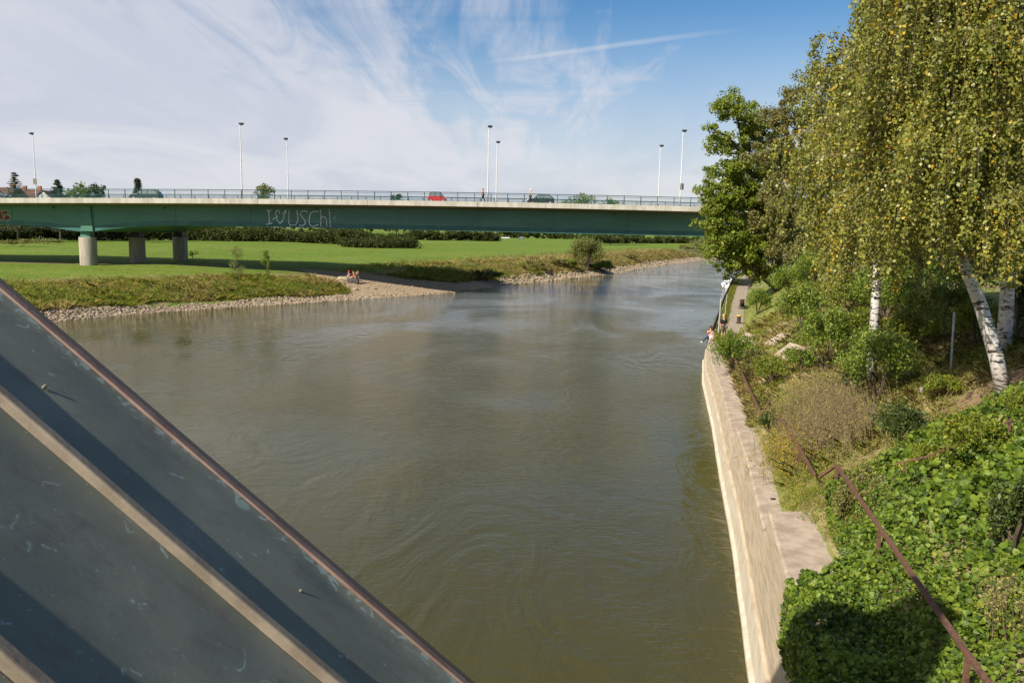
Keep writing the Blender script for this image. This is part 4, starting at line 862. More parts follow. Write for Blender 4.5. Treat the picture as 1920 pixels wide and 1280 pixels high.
HL = lambda x, y: hland(x, y)
herbs('leafy_herbs', bankpts(520,74,113,3,13,1), HL, (.35,1.2), (.3,.95), 75, .17, L_grass)
herbs('dry_herbs', bankpts(210,74,113,4,15,22), HL, (.4,1.3), (.25,.7), 75, .15, L_dry)
herbs('dark_herbs', bankpts(260,74,113,3,7,2), HL, (.4,1.3), (.4,1.0), 80, .17, L_shr)
herbs('brown_herbs', bankpts(200,74,113,5,15,3), HL, (.3,1.1), (.3,.9), 70, .15, L_brn)
herbs('leafy_herbs', bankpts(260,122,165,3,16,4), HL, (.5,1.5), (.4,1.1), 80, .2, L_grass)
herbs('brown_herbs', bankpts(420,138,300,4,17,5), HL, (.5,1.7), (.4,1.3), 70, .22, L_brn)
herbs('golden_herbs', bankpts(900,140,300,3,13,6), HL, (.5,1.8), (.4,1.1), 80, .22, L_dry)
herbs('dark_herbs', bankpts(160,118,150,2.5,9,7), HL, (.5,1.5), (.4,1.1), 80, .2, L_shr)
rg_ = np.random.default_rng(31); mx = rg_.uniform(-75,30,30000); my = rg_.uniform(86,230,30000); md_ = shore_dist(mx,my); kq = (md_ > 12)&(vnoise(mx,my,3,5)+rg_.normal(0,.4,30000) > .6)
tuft_mesh('meadow_tufts', np.c_[mx,my,hland(mx,my)][kq], .05,.2, L_grass, .9, 3, .06)['kind'] = 'stuff'
kq = (md_ > 9)&(my < 112)&(vnoise(mx,my,1.6,15)+rg_.normal(0,.3,30000) > .35)
tuft_mesh('dry_meadow_tufts', np.c_[mx,my,hland(mx,my)][kq], .04,.15, L_dry, 1.2, 3, .06)['kind'] = 'stuff'
# stones along the waterline
def stones(name, n, yr, dr, size, seed):
    rg = np.random.default_rng(seed); yq = rg.uniform(yr[0], yr[1], n*3); x0_ = np.interp(yq, SHORE[:,1], SHORE[:,0]); xq = x0_-rg.uniform(-0.8,4.5,n*3)*1.3
    d_ = shore_dist(xq, yq); dmax = dr*(1+0.35*vnoise(xq,yq,5,2)); k_ = (d_ > -0.35) & (d_ < dmax); xq, yq = xq[k_][:n], yq[k_][:n]; hq_ = hland(xq, yq)
    base = MB().ell((0,0,0),(1,1,1),6,4); bv = np.array([tuple(v) for v in base.v]); Vs = []; Fs = []; off = 0
    for i in range(len(xq)):
        s_ = size*rg.uniform(0.5,1.5); jj = 1+0.25*rg.normal(size=(len(bv),1)).clip(-1,1); a = rg.uniform(0,6.28)
        q = bv*jj*np.array([s_,s_*rg.uniform(.6,.9),s_*rg.uniform(.35,.65)]); ca_, sa_ = math.cos(a), math.sin(a)
        q = np.c_[q[:,0]*ca_-q[:,1]*sa_, q[:,0]*sa_+q[:,1]*ca_, q[:,2]]+np.array([xq[i],yq[i],max(hq_[i],WZ-0.05)+s_*0.15]); Vs.append(q)
        Fs += [tuple(t_+off for t_ in f_) for f_ in base.f]; off += len(bv)
    return mesh(name, np.concatenate(Vs), Fs, M_stone)
stones('shore_stones', 3000, (72,117), 2.0, 0.16, 1)['kind'] = 'stuff'
stones('shore_stones', 650, (108,128), 0.8, 0.16, 2)['kind'] = 'stuff'
stones('shore_stones', 2600, (143,300), 3.4, 0.27, 3)['kind'] = 'stuff'
bs_ = []
for _ in range(260):
    px, py = random.uniform(640,860), random.uniform(528,556); p = on_ground(px, py, hl1, 60)
    if poly_mask(np.array([p.x]),np.array([p.y]),SAND)[0]: bs_.append(p)
pm = MB(); 
for p in bs_: s_ = random.uniform(0.05,0.14); pm.ell(p+Vector((0,0,s_*.3)),(s_*1.3,s_,s_*.7),6,4)
pm.build('beach_pebbles', M_stone)['kind'] = 'stuff'

def shrub(name, base, size, nleaf, lsize, mt, label, cat='shrub', group=None, nclump=14, stems=6, flat=1.0, up=0.35, aspect=0.55, parent_kind=None, seed=0, wild=0.25):
    """size = (rx, ry, h); clumps of leaves on stems rising from the base"""
    rs = random.Random(seed+int(base.x*10)); r = empty(name, base, label, cat, group); rx_, ry_, h_ = size; C = []; sm = MB()
    for c in range(nclump):
        th = rs.uniform(0,2*math.pi); el = rs.uniform(-0.25,1); rr_ = rs.uniform(0.35,0.85)
        cc = np.array([math.cos(th)*rr_*math.sqrt(1-el*el*.8)*rx_, math.sin(th)*rr_*math.sqrt(1-el*el*.8)*ry_, h_*0.5+el*h_*0.38]); cs = rs.uniform(0.24,0.42)
        C.append(blob_points(nleaf//nclump, cc, (rx_*cs,ry_*cs,h_*cs*0.62), 0.8)); 
        if c < stems: e = Vector(cc); sm.tube([(0,0,-0.1), e*0.45+Vector((rs.uniform(-.1,.1),rs.uniform(-.1,.1),h_*.08)), e*0.95], [0.018*h_+.006,0.012*h_+.004,0.004*h_+.002], 5)
    for c in range(int(nclump*wild*3)):                          # stray sprays breaking the outline
        d_ = unit(rng.normal(size=3)); d_[2] = abs(d_[2])*0.9; st_ = np.array([0,0,h_*0.5])+d_*np.array([rx_,ry_,h_*.5])*0.75; tt_ = rng.uniform(0,1,nleaf//nclump//3+2)[:,None]
        C.append(st_+d_*np.array([rx_,ry_,h_*.5])*tt_*0.42+rng.normal(0,0.04*h_,(len(tt_),3)))
    C = np.concatenate(C); C = C[C[:,2] > -0.05]
    leaves('foliage', C, lsize, mt, r, aspect, 0.1, up); sm.build('stems', M_bark, r); return r

# far bank bushes
def basept(px, py): return on_ground(px, py, hl1, 60)
p = basept(1098,507); shrub('willow_bush', p, (3.6,3.3,7.2), 9000, 0.34, L_wil, 'big round willow bush on the far bank right of the bridge middle', 'bush', nclump=30, stems=8, aspect=0.4)
p = basept(1130,511); shrub('bramble_bush', p, (2.9,2.2,2.6), 3200, 0.3, L_shr, 'low dark bush at the water right below the willow bush', 'bush', nclump=16)
p = basept(1065,503); shrub('low_bush', p, (2.2,1.8,2.0), 1500, 0.26, L_lime, 'small lighter bush at the left foot of the willow bush', 'bush', nclump=12)
for i, (px, py, w_, h_, m_, lb) in enumerate(((1003,505,2.5,1.9,L_brn,'brownish bush on the far bank between beach and willow'),(1045,500,2.2,1.6,L_brn,'brown bush just left of the willow bush'),(905,525,3.2,1.8,L_drk,'dark bush at the corner where the beach ends'),(1180,487,2.0,1.5,L_brn,'brown scrub right of the willow bush'),(1285,470,3.0,2.2,L_brn,'reddish scrub at the river bend'),(1318,476,5.5,6.0,L_wil,'grey green willow scrub at the bend near the maple'),(1345,470,6.0,7.0,L_lime,'yellowish bush at the bend behind the maple leaves'))):
    shrub('bank_bush', basept(px,py), (w_,w_*.8,h_), 1300, 0.3 if py>480 else .45, m_, lb, 'bush', 'bushes on the far bank', 12, 5)
def sapling(px, py, ytop, wpx, label, mt, seed):
    b_ = basept(px, py); H = at(px, ytop, b_.y).z-b_.z; W_ = wpx/F*b_.y; r = empty('sapling', b_, label, 'young tree', 'saplings on the near side of the bridge'); rs = random.Random(seed)
    MB().tube([(0,0,-.1),(0.06,0,H*.4),(-0.05,0,H*.75),(0,0,H)],[0.05,0.04,0.025,0.01],6).build('trunk', M_bark, r); C = []
    for i in range(26):
        z = H*rs.uniform(0.15,0.97); k_ = (1-abs(z/H-0.5)*1.1)*0.5*W_; th = rs.uniform(0,6.28); C.append(blob_points(60,(math.cos(th)*k_*.6,math.sin(th)*k_*.6,z),(W_*.2,W_*.2,H*.085),1))
    leaves('foliage', np.concatenate(C), 0.17, mt, r, 0.35, 0.2, 0.2)
sapling(446,524,463,36,'broader sapling standing on the bank left of the beach',L_wil,1)
sapling(499,519,469,20,'slender sapling between the broad sapling and the beach',L_shr,2)
p = basept(362,484); shrub('weed_plant', p, (0.9,0.7,1.4), 400, 0.2, L_shr, 'small leafy weed growing right of the third bridge pier', 'plant', nclump=8)
for px, py, lb in ((40,462,'reddish bramble left of the first pier'),(85,458,'greenish bramble just left of the first pier')):
    shrub('bramble_bush', basept(px,py), (4.5,2.5,1.5), 1500, 0.3, L_brn if px==40 else L_wil, lb, 'bush', 'brambles under the bridge', 14, 4)

# hedges beyond the meadow: one long mass
hc = []
def hedge(px0, px1, D0_, D1_, h0, h1, n, w_=4):
    for i in range(n):
        u = rng.uniform(); px = px0+(px1-px0)*u; D = D0_+(D1_-D0_)*u+rng.uniform(-w_,w_); x = (px-960)/F*D; h = (h0+(h1-h0)*u)*(0.75+0.35*vnoise(x,D,5,3)+rng.uniform(0,.2))
        hc.append(blob_points(44,(x,D,hl1(x,D)+h*rng.uniform(0.12,0.85)),np.array((2.0,2.0,1.3))*rng.uniform(.6,1.3),0.8))
hedge(-60,330,215,255,6.0,6.0,700); hedge(330,775,255,265,5.5,4.5,800); 
hedge(640,780,236,240,3.4,3.0,170,2)
leaves('hedge', np.concatenate(hc), 0.62, L_hed)['kind'] = 'stuff'
hc = []; hedge(770,930,430,440,6.0,6.0,260,5); hedge(930,1200,640,650,9,8,420,6); hedge(1090,1400,430,520,4.6,4.0,420,6)
leaves('hedge', np.concatenate(hc), 1.1, L_hed)['kind'] = 'stuff'
hc = []; hedge(380,1400,900,1500,14,22,500,30); hedge(-100,380,420,600,7,9,300,10)
leaves('distant_wood', np.concatenate(hc), 2.4, L_hed)['kind'] = 'stuff'

def tree(name, base, trunk, clumps, nleaf, lsize, lm, bm, label, group=None, aspect=0.6, up=0.3, trad=0.3, droop=0.1, cat='tree', crown_only_in=None):
    """trunk: world points; clumps: (world centre, radii). limbs join trunk and clumps"""
    r = empty(name, base, label, cat, group); O = Vector(base); tr = [Vector(p)-O for p in trunk]; n = len(tr)
    MB().tube(tr, [trad*(1-0.75*i/(n-1)) for i in range(n)], 10).build('trunk', bm, r, smooth=True)
    lb = MB(); C = []; tot = sum(c[1][0]*c[1][1]*c[1][2] for c in clumps)**1.0
    for c, rad in clumps:
        c = Vector(c)-O; j = min(range(n), key=lambda i: (tr[i]-c).length+max(0,(tr[i].z-c.z))*1.5); s_ = tr[j]; md_ = s_.lerp(c,0.5)+Vector((0,0,0.12*(c-s_).length)); L = (c-s_).length
        r0 = min(trad*.45, 0.02+0.018*L); lb.tube([s_, md_, c, c+(c-s_).normalized()*rad[0]*.5], [r0, r0*.7, r0*.4, r0*.12], 5)
        for q in range(3): e = c+Vector((random.uniform(-1,1)*rad[0],random.uniform(-1,1)*rad[1],random.uniform(-.8,.8)*rad[2]))*.8; lb.tube([md_.lerp(c,.5), e],[r0*.35,r0*.08],4)
        k_ = max(20,int(nleaf*(rad[0]*rad[1]*rad[2])/tot)); ns = 20
        for q in range(ns):
            cc = np.array(c)+unit(rng.normal(size=3))*np.array(rad)*rng.uniform(0.2,1.15); C.append(blob_points(k_//ns, cc, np.array(rad)*rng.uniform(0.18,0.42), 1.2))
    lb.build('branches', bm, r); leaves('crown', np.concatenate(C), lsize, lm, r, aspect, droop, up); return r

# trees that rise above the bridge deck
def farround(px, ytop, ybase_px, wpx, D, mt, label, name='broadleaf_tree', n=6500, ls=0.5):
    x = (px-960)/F*D; zt_ = at(px,ytop,D).z; zg = hl1(x,D); W_ = wpx/F*D/2; zc_ = zg+(zt_-zg)*.45; cl = []; rs = random.Random(int(px))
    for i in range(24):
        th = rs.uniform(0,6.28); u_ = rs.uniform(0,1)**.5; rr_ = u_*W_*.8; k_ = W_*rs.uniform(.22,.34); zz_ = zt_-k_*.8-u_**2*W_*.55-rs.uniform(0,1)**2*W_*.9
        cl.append(((x+math.cos(th)*rr_,D+math.sin(th)*rr_,zz_),(k_,k_,k_*.8)))
    for i in range(10): th = rs.uniform(0,6.28); cl.append(((x+math.cos(th)*W_*.5,D+math.sin(th)*W_*.5,zg+(zt_-zg)*rs.uniform(.3,.7)),(W_*.4,W_*.4,W_*.4)))
    tree(name,(x,D,zg),[(x,D,zg-.2),(x,D,(zg+zc_)/2),(x,D,zc_),(x,D,zt_-1.5)],cl,n,ls,mt,M_bark,label,'trees beyond the bridge')
farround(158,340,440,66,235,L_shr,'rounded bushy tree behind the left bridge railing')
farround(188,341,440,44,240,L_drk,'second rounded tree right beside the bushy one behind the left railing')
farround(500,342,440,52,260,L_wil,'low fanned tree rising behind the bridge between two lamps')
farround(1083,356,440,92,380,L_shr,'wide dome shaped tree behind the bridge right of the dark hatchback',n=11000,ls=.6)
farround(1140,369,440,46,400,L_shr,'small dome tree just right of the wide dome tree',ls=.6)
farround(742,362,440,38,300,L_drk,'low treetop barely showing behind the railing left of the red car')
def conifer(px, ytop, wpx, D, label, dense=1.0, seed=3):
    x = (px-960)/F*D; zt_ = at(px,ytop,D).z; zg = hl1(x,D); H = zt_-zg; R_ = wpx/F*D*0.95; r = empty('conifer', (x,D,zg), label, 'conifer', 'conifers beyond the bridge')
    MB().tube([(0,0,0),(0,0,H)],[0.3,0.03],7).build('trunk', M_bark, r); C = []; lb = MB(); rs = random.Random(seed); z = H*.15
    while z < H*0.99:
        k_ = (1-z/H); L = R_*k_**0.9*rs.uniform(.55,1.2)+.2
        for q in range(6):
            th = rs.uniform(0,6.28); e = Vector((math.cos(th)*L,math.sin(th)*L,z+L*.12-.1)); lb.tube([(0,0,z),e*.6+Vector((0,0,(z)*.4-.15)),e],[.06,.04,.01],3)
            nn2 = int(40*dense); tt_ = rng.uniform(.1,1,nn2)[:,None]; C.append(np.array([0,0,z])*(1-tt_)+np.array(e)*tt_+rng.normal(0,.16,(nn2,3))*np.array([1,1,.6])*(0.5+dense*.5))
        z += H*.03
    lb.build('branches', M_bark, r); leaves('needles', np.concatenate(C), 0.4, L_con, r, 0.35, 0.3)
conifer(37,320,52,210,'ragged spruce in front of the red roofs at the far left',0.8,3)
conifer(116,338,44,225,'pointed conifer behind the bridge right of the white gable',1.6,4)
conifer(264,336,20,225,'narrow dense evergreen behind the dark green estate car',2.6,6)
# houses beyond the left end
def house(px0, px1, yeave, yridge, D, label, wallm=M_white, gable=False, chim=()):
    xa, xb = (px0-960)/F*D, (px1-960)/F*D; ze = at(px0,yeave,D).z; zr = at(px0,yridge,D).z; zg = hl1((xa+xb)/2,D)-.3; dp = 9.0; c = Vector(((xa+xb)/2,D,zg)); r = empty('house', c, label, 'house', 'houses beyond the left end of the bridge')
    hw_ = (xb-xa)/2; MB().box((0,dp/2,(ze-zg)/2),(hw_*2,dp,ze-zg)).build('wall', wallm, r)
    if gable: V = [(-hw_-.4,-.3,ze-zg-.1),(hw_+.4,-.3,ze-zg-.1),(0,-.3,zr-zg),(-hw_-.4,dp+.3,ze-zg-.1),(hw_+.4,dp+.3,ze-zg-.1),(0,dp+.3,zr-zg)]; Fc = [(0,2,5,3),(2,1,4,5),(3,5,4),(0,3,4,1)]; mesh('gable', [(-hw_,0,ze-zg),(hw_,0,ze-zg),(0,0,zr-zg-.3),(-hw_,.2,ze-zg),(hw_,.2,ze-zg),(0,.2,zr-zg-.3)], [(0,1,2),(3,5,4),(0,2,5,3),(1,4,5,2)], wallm, r)
    else: V = [(-hw_-.3,-.5,ze-zg-.1),(hw_+.3,-.5,ze-zg-.1),(hw_+.3,dp/2,zr-zg),(-hw_-.3,dp/2,zr-zg),(-hw_-.3,dp+.5,ze-zg-.1),(hw_+.3,dp+.5,ze-zg-.1)]; Fc = [(0,1,2,3),(3,2,5,4),(0,3,4),(1,5,2),(0,4,5,1)]
    rf = mesh('roof', V, Fc, M_rooftile, r)
    for cx_ in chim: MB().box((cx_*hw_,dp/2,zr-zg+.35),(1.1,.8,1.7)).build('chimney', M_brick, rf)
    for i in range(3):
        wo_ = MB().box((hw_*(i-1)*.55,-.03,(ze-zg)*.6),(1.0,.08,1.3)).build('window', M_white, r); MB().box((hw_*(i-1)*.55,-.08,(ze-zg)*.6),(.8,.03,1.1)).build('pane', M_glass, wo_)
house(-60,28,368,349,250,'house with red tiled roof and chimneys at the far left edge',M_brick,False,(0.05,0.75))
house(26,72,372,354,262,'low red roofed house half behind the spruce',M_brick,False,(-.4,0.8))
house(72,104,372,357,245,'small white gabled house right of the leftmost lamp',M_white,True)
# football goals, barrier, far vehicles beyond the meadow
def goal(px, py, wpx, label):
    b_ = basept(px,py); k_ = wpx/F*b_.y; r = empty('football_goal', b_, label, 'football goal', 'small goals on the meadow')
    MB().tube([(-k_/2,0,0),(-k_/2,0,2)],.06,6).build('goal_post', M_white, r); MB().tube([(k_/2,0,0),(k_/2,0,2)],.06,6).build('goal_post', M_white, r); MB().tube([(-k_/2,0,2),(k_/2,0,2)],.06,6).build('crossbar', M_white, r)
    for sx_ in (-1,1): MB().tube([(sx_*k_/2,0,2),(sx_*k_/2,1.2,0)],.03,4).build('stay', M_galv, r)
goal(1048,447.5,11,'left goal frame on the far meadow beside the white disc'); goal(1094,446,10,'right goal frame on the far meadow above the willow bush')
b_ = basept(1050,446); zz_ = at(1050,439,b_.y).z-b_.z; ds = empty('round_sign', (at(1050,439,b_.y).x,b_.y,b_.z), 'white round sign at the far edge of the meadow', 'sign')
MB().tube([(0,0,0),(0,0,zz_)],.05,6).build('post', M_galv, ds); MB().tube([(0,-.12,zz_),(0,-.07,zz_)],1.0,20).build('disc', M_white, ds)
for px, wp_, hh_, lb, cl_ in ((918,14,1.6,'pale van parked at the far end of the meadow',(0.7,0.6,0.45)),(945,16,1.3,'long white trailer by the far trees',(0.7,0.7,0.68)),(974,10,1.6,'bluish parked car at the far meadow edge',(0.15,0.22,0.35))):
    D = 560; x = (px-960)/F*D; w2 = wp_/F*D; r = empty('parked_vehicle', (x,D,hl1(x,D)), lb, 'vehicle'); mv = mat('vehicle_paint', cl_, .4)
    o_ = MB().box((0,0,.3+hh_*.35),(w2,1.8,hh_*.6)).build('body', mv, r); md = o_.modifiers.new('bevel','BEVEL'); md.width = .2; md.segments = 2
    MB().box((w2*.05,0,.3+hh_*.8),(w2*.6,1.6,hh_*.4)).build('windows', M_glass, r)
    for q in (-.35,.35): MB().tube([(w2*q,-.92,.32),(w2*q,.92,.32)],.32,10).build('wheel', M_tyre, r)

# maple and other trees on the right bank
def P3(px, py, D): return at(px, py, D)
mb0 = Vector((27.5,84,hb1(27.5,84)))
cl = []
for px, py, rp_, D in ((1360,205,34,82),(1395,215,38,83),(1345,262,26,81),(1385,275,42,84),(1330,240,15,80),(1425,250,38,86),(1350,320,26,82),(1395,330,45,85),(1335,355,28,80),(1375,375,42,82),(1420,385,45,85),(1340,400,28,80),(1365,420,36,81),(1410,440,42,84),(1380,462,34,82),(1345,440,24,80),(1400,490,34,83),(1440,455,36,86),(1360,495,17,80),(1440,330,40,87),(1330,480,14,79),(1395,505,22,82),(1350,468,30,80),(1402,470,42,82),(1368,498,26,81),(1420,518,20,83),(1338,425,30,80),(1385,350,45,83),(1345,375,30,81),(1440,400,40,85),(1430,500,28,84)):
    cl.append((P3(px,py,D),(rp_/F*D*1.12,rp_/F*D*1.2,rp_/F*D*.95)))
tree('maple_tree', mb0, [mb0-Vector((0,0,.3)),P3(1462,470,84),P3(1430,380,84),P3(1400,300,83),P3(1380,215,83)], cl, 70000, 0.22, L_ash, M_bark, 'leafy maple leaning over the water where the bridge meets the right bank', trad=.35, aspect=.8)
mb1 = Vector((31,80,hb1(31,80))); cl = []
for px, py, rp_, D in ((1450,225,36,78),(1478,195,38,79),(1440,290,36,78),(1480,270,45,80),(1460,340,45,79),(1500,320,40,80),(1455,400,44,78),(1500,400,45,80),(1470,455,38,78),(1500,230,30,80),(1520,470,40,78)):
    cl.append((P3(px,py,D),(rp_/F*D,rp_/F*D,rp_/F*D*.85)))
tree('browning_tree', mb1, [mb1-Vector((0,0,.3)),P3(1500,450,79),P3(1480,350,79),P3(1475,200,79)], cl, 42000, 0.22, L_brn, M_bark, 'tree with brownish leaves between the maple and the birches', trad=.3)
mb2 = Vector((27,60,hb1(27,60))); cl = []
for px, py, rp_, D in ((1535,150,40,58),(1520,210,40,58),(1560,140,42,60),(1560,230,55,60),(1540,320,50,58),(1590,300,60,60),(1620,200,60,60),(1640,340,60,60),(1560,400,50,58),(1690,280,70,60),(1740,400,60,60),(1640,440,50,60)):
    cl.append((P3(px,py,D),(rp_/F*D,rp_/F*D,rp_/F*D*.85)))
tree('grey_green_tree', mb2, [mb2-Vector((0,0,.3)),P3(1620,440,60),P3(1590,300,60),P3(1560,150,60)], cl, 40000, 0.2, L_wil, M_bark, 'tall grey green tree behind the left edge of the birch', trad=.3)
mb3 = Vector((34,48,hb1(34,48))); cl = []
for px, py, rp_, D in ((1800,420,80,48),(1880,420,80,48),(1760,330,80,50),(1850,300,90,50),(1920,330,80,50),(1840,180,80,50),(1930,200,80,50),(1740,480,50,47)):
    cl.append((P3(px,py,D),(rp_/F*D,rp_/F*D,rp_/F*D*.85)))
tree('dark_tree', mb3, [mb3-Vector((0,0,.3)),P3(1930,440,48),P3(1890,300,50),P3(1880,150,50)], cl, 30000, 0.2, L_drk, M_bark, 'dark tree standing behind the birch crowns at the right edge', trad=.3)
# house glimpsed through the leaves
hx = P3(1935,400,95); r = empty('brick_house', (hx.x+5,95,-2.4), 'orange brick house glimpsed behind the birch leaves at the right edge', 'house')
MB().box((0,4,3.2),(14,8,6.4)).build('wall', M_brick, r); mesh('roof', [(-7.5,-.5,6.3),(7.5,-.5,6.3),(7.5,4,9.5),(-7.5,4,9.5),(-7.5,8.5,6.3),(7.5,8.5,6.3)], [(0,1,2,3),(3,2,5,4),(0,3,4),(1,5,2),(0,4,5,1)], M_rooftile, r)
for i in range(4):
    for j in range(2): wo_ = MB().box((-5+i*3.3,-.03,1.7+j*2.8),(1.1,.08,1.4)).build('window', M_white, r); MB().box((-5+i*3.3,-.08,1.7+j*2.8),(.9,.03,1.2)).build('pane', M_glass, wo_)

# birches
def birch(base, tpx, trad, H_arms, narm, Rad, label, zlow, seed, spread_dir=None, nstr=24, lpm=26, lsz=0.082):
    rs = random.Random(seed); r = empty('birch_tree', base, label, 'birch', 'weeping birches on the slope'); O = Vector(base); tr = [Vector(p)-O for p in tpx]; n = len(tr)
    MB().tube(tr, [trad*(1-0.8*(i/(n-1))) for i in range(n)], 14).build('trunk', M_birch, r, smooth=True)
    br_ = MB(); C = []; Yl = []; tw = MB()
    zt_ = tr[-1].z
    def tp_at(z):
        for i in range(n-1):
            if tr[i].z <= z <= tr[i+1].z: return tr[i].lerp(tr[i+1], (z-tr[i].z)/(tr[i+1].z-tr[i].z))
        return tr[-1]
    for a in range(narm):
        z = H_arms[0]+(zt_-H_arms[0])*((a+rs.random())/narm)**0.9; th = rs.uniform(0,2*math.pi)
        if a % 4 == 0: th = -math.pi/2+rs.uniform(-.7,.7); z = H_arms[0]+0.55*(zt_-H_arms[0])*rs.random()
        s_ = tp_at(z); L = Rad*(0.45+0.6*rs.random())*(.6 if a % 4 == 0 else 1)*(1-0.50*((z-H_arms[0])/(zt_-H_arms[0]+.01))**2)
        d_ = Vector((math.cos(th),math.sin(th),0)); rise = rs.uniform(0.08,0.42)*L
        path = [s_, s_+d_*L*.35+Vector((0,0,rise*.55)), s_+d_*L*.7+Vector((0,0,rise*.8)), s_+d_*L+Vector((0,0,rise*.55))]
        r0 = 0.012+0.012*L*0.55; br_.tube(path, [r0,r0*.6,r0*.3,r0*.1], 5)
        cl5 = [rs.uniform(0.28,1.0) for _ in range(6)]; le5 = [rs.uniform(.8,3.2) for _ in range(6)]
        for q in range(nstr):
            ci = q % 6; u = min(2.999, max(.6, (cl5[ci]+rs.gauss(0,.03))*3)); i = min(2,int(u)); p0 = path[i].lerp(path[i+1], u-i)+Vector((rs.gauss(0,.13),rs.gauss(0,.13),rs.uniform(-.1,.25)))
            ln = le5[ci]*rs.uniform(.6,1.15); od = (d_+Vector((rs.uniform(-.8,.8),rs.uniform(-.8,.8),0)))*rs.uniform(.1,.35)
            zmin = zlow + rs.uniform(-.4,1.7) - O.z
            if p0.z-ln < zmin: ln = p0.z-zmin
            if ln < 0.3: continue
            m_ = int(ln*lpm*rs.uniform(.8,1.3))+4; tt_ = rng.uniform(0,1,m_)[:,None]
            P = np.array(p0)+np.array(od)*np.sqrt(tt_)*1.2+np.array([0,0,-1.0])*ln*tt_**1.15+rng.normal(0,1,(m_,3))*np.array([.05,.05,.03])*(1+0.6*(1-tt_))
            C.append(P); py_ = 0.55 if rs.random() < 0.05 else 0.028; Yl.append(np.where(rng.uniform(size=m_) < py_, 1, rs.choice((0,0,2,3))))
            if rs.random() < 0.5: tw.tube([p0, p0+od*.85+Vector((0,0,-ln*.45)), p0+od*1.2+Vector((0,0,-ln*.95))],[.006,.004,.002],3,cap=False)
    br_.build('branches', M_limb, r, smooth=True); tw.build('twigs', M_twig, r)['kind'] = 'stuff'
    leaves('crown', np.concatenate(C), lsz, [L_birch, L_yel, L_bir2, L_bir3], r, 0.78, 0.55, 0.05, np.concatenate(Yl)); return sum(len(c) for c in C)
q0 = on_ground(1888,748,hb1,10)
D_ = q0.y
nl = birch(q0, [q0-Vector((0,0,.2)),P3(1868,670,D_),P3(1838,570,D_-.3),P3(1800,475,D_-.5),P3(1776,370,D_-.5),P3(1768,250,D_-.4),P3(1760,120,D_-.2),P3(1752,-60,D_),P3(1748,-200,D_)], .185, (at(1800,470,D_).z-q0.z,), 92, 3.35, 'leaning white trunked birch rising from the slope in front', -0.75, 5)
D2 = 23.0; q1 = Vector((P3(1888,600,D2).x,D2,hb1(P3(1888,600,D2).x,D2)))
nl += birch(q1, [q1-Vector((0,0,.2)),P3(1888,560,D2),P3(1893,470,D2),P3(1902,370,D2),P3(1895,250,D2),P3(1890,100,D2),P3(1885,-60,D2),P3(1885,-160,D2)], .21, (at(1890,470,D2).z-q1.z,), 90, 4.3, 'shaded upright birch behind the leaning one at the right edge', -1.1, 8, lsz=.088)
D3_ = 26.0; q2 = Vector((P3(1646,560,D3_).x,D3_,hb1(P3(1646,560,D3_).x,D3_)))
nl += birch(q2, [q2-Vector((0,0,.2)),P3(1645,500,D3_),P3(1652,420,D3_),P3(1668,330,D3_),P3(1690,200,D3_),P3(1712,80,D3_),P3(1722,-50,D3_),P3(1728,-140,D3_)], .155, (at(1660,440,D3_).z-q2.z,), 90, 3.8, 'birch with a pale upright trunk seen through hanging leaves', -2.9, 12, nstr=24, lsz=.095)
print('birch leaves', nl)

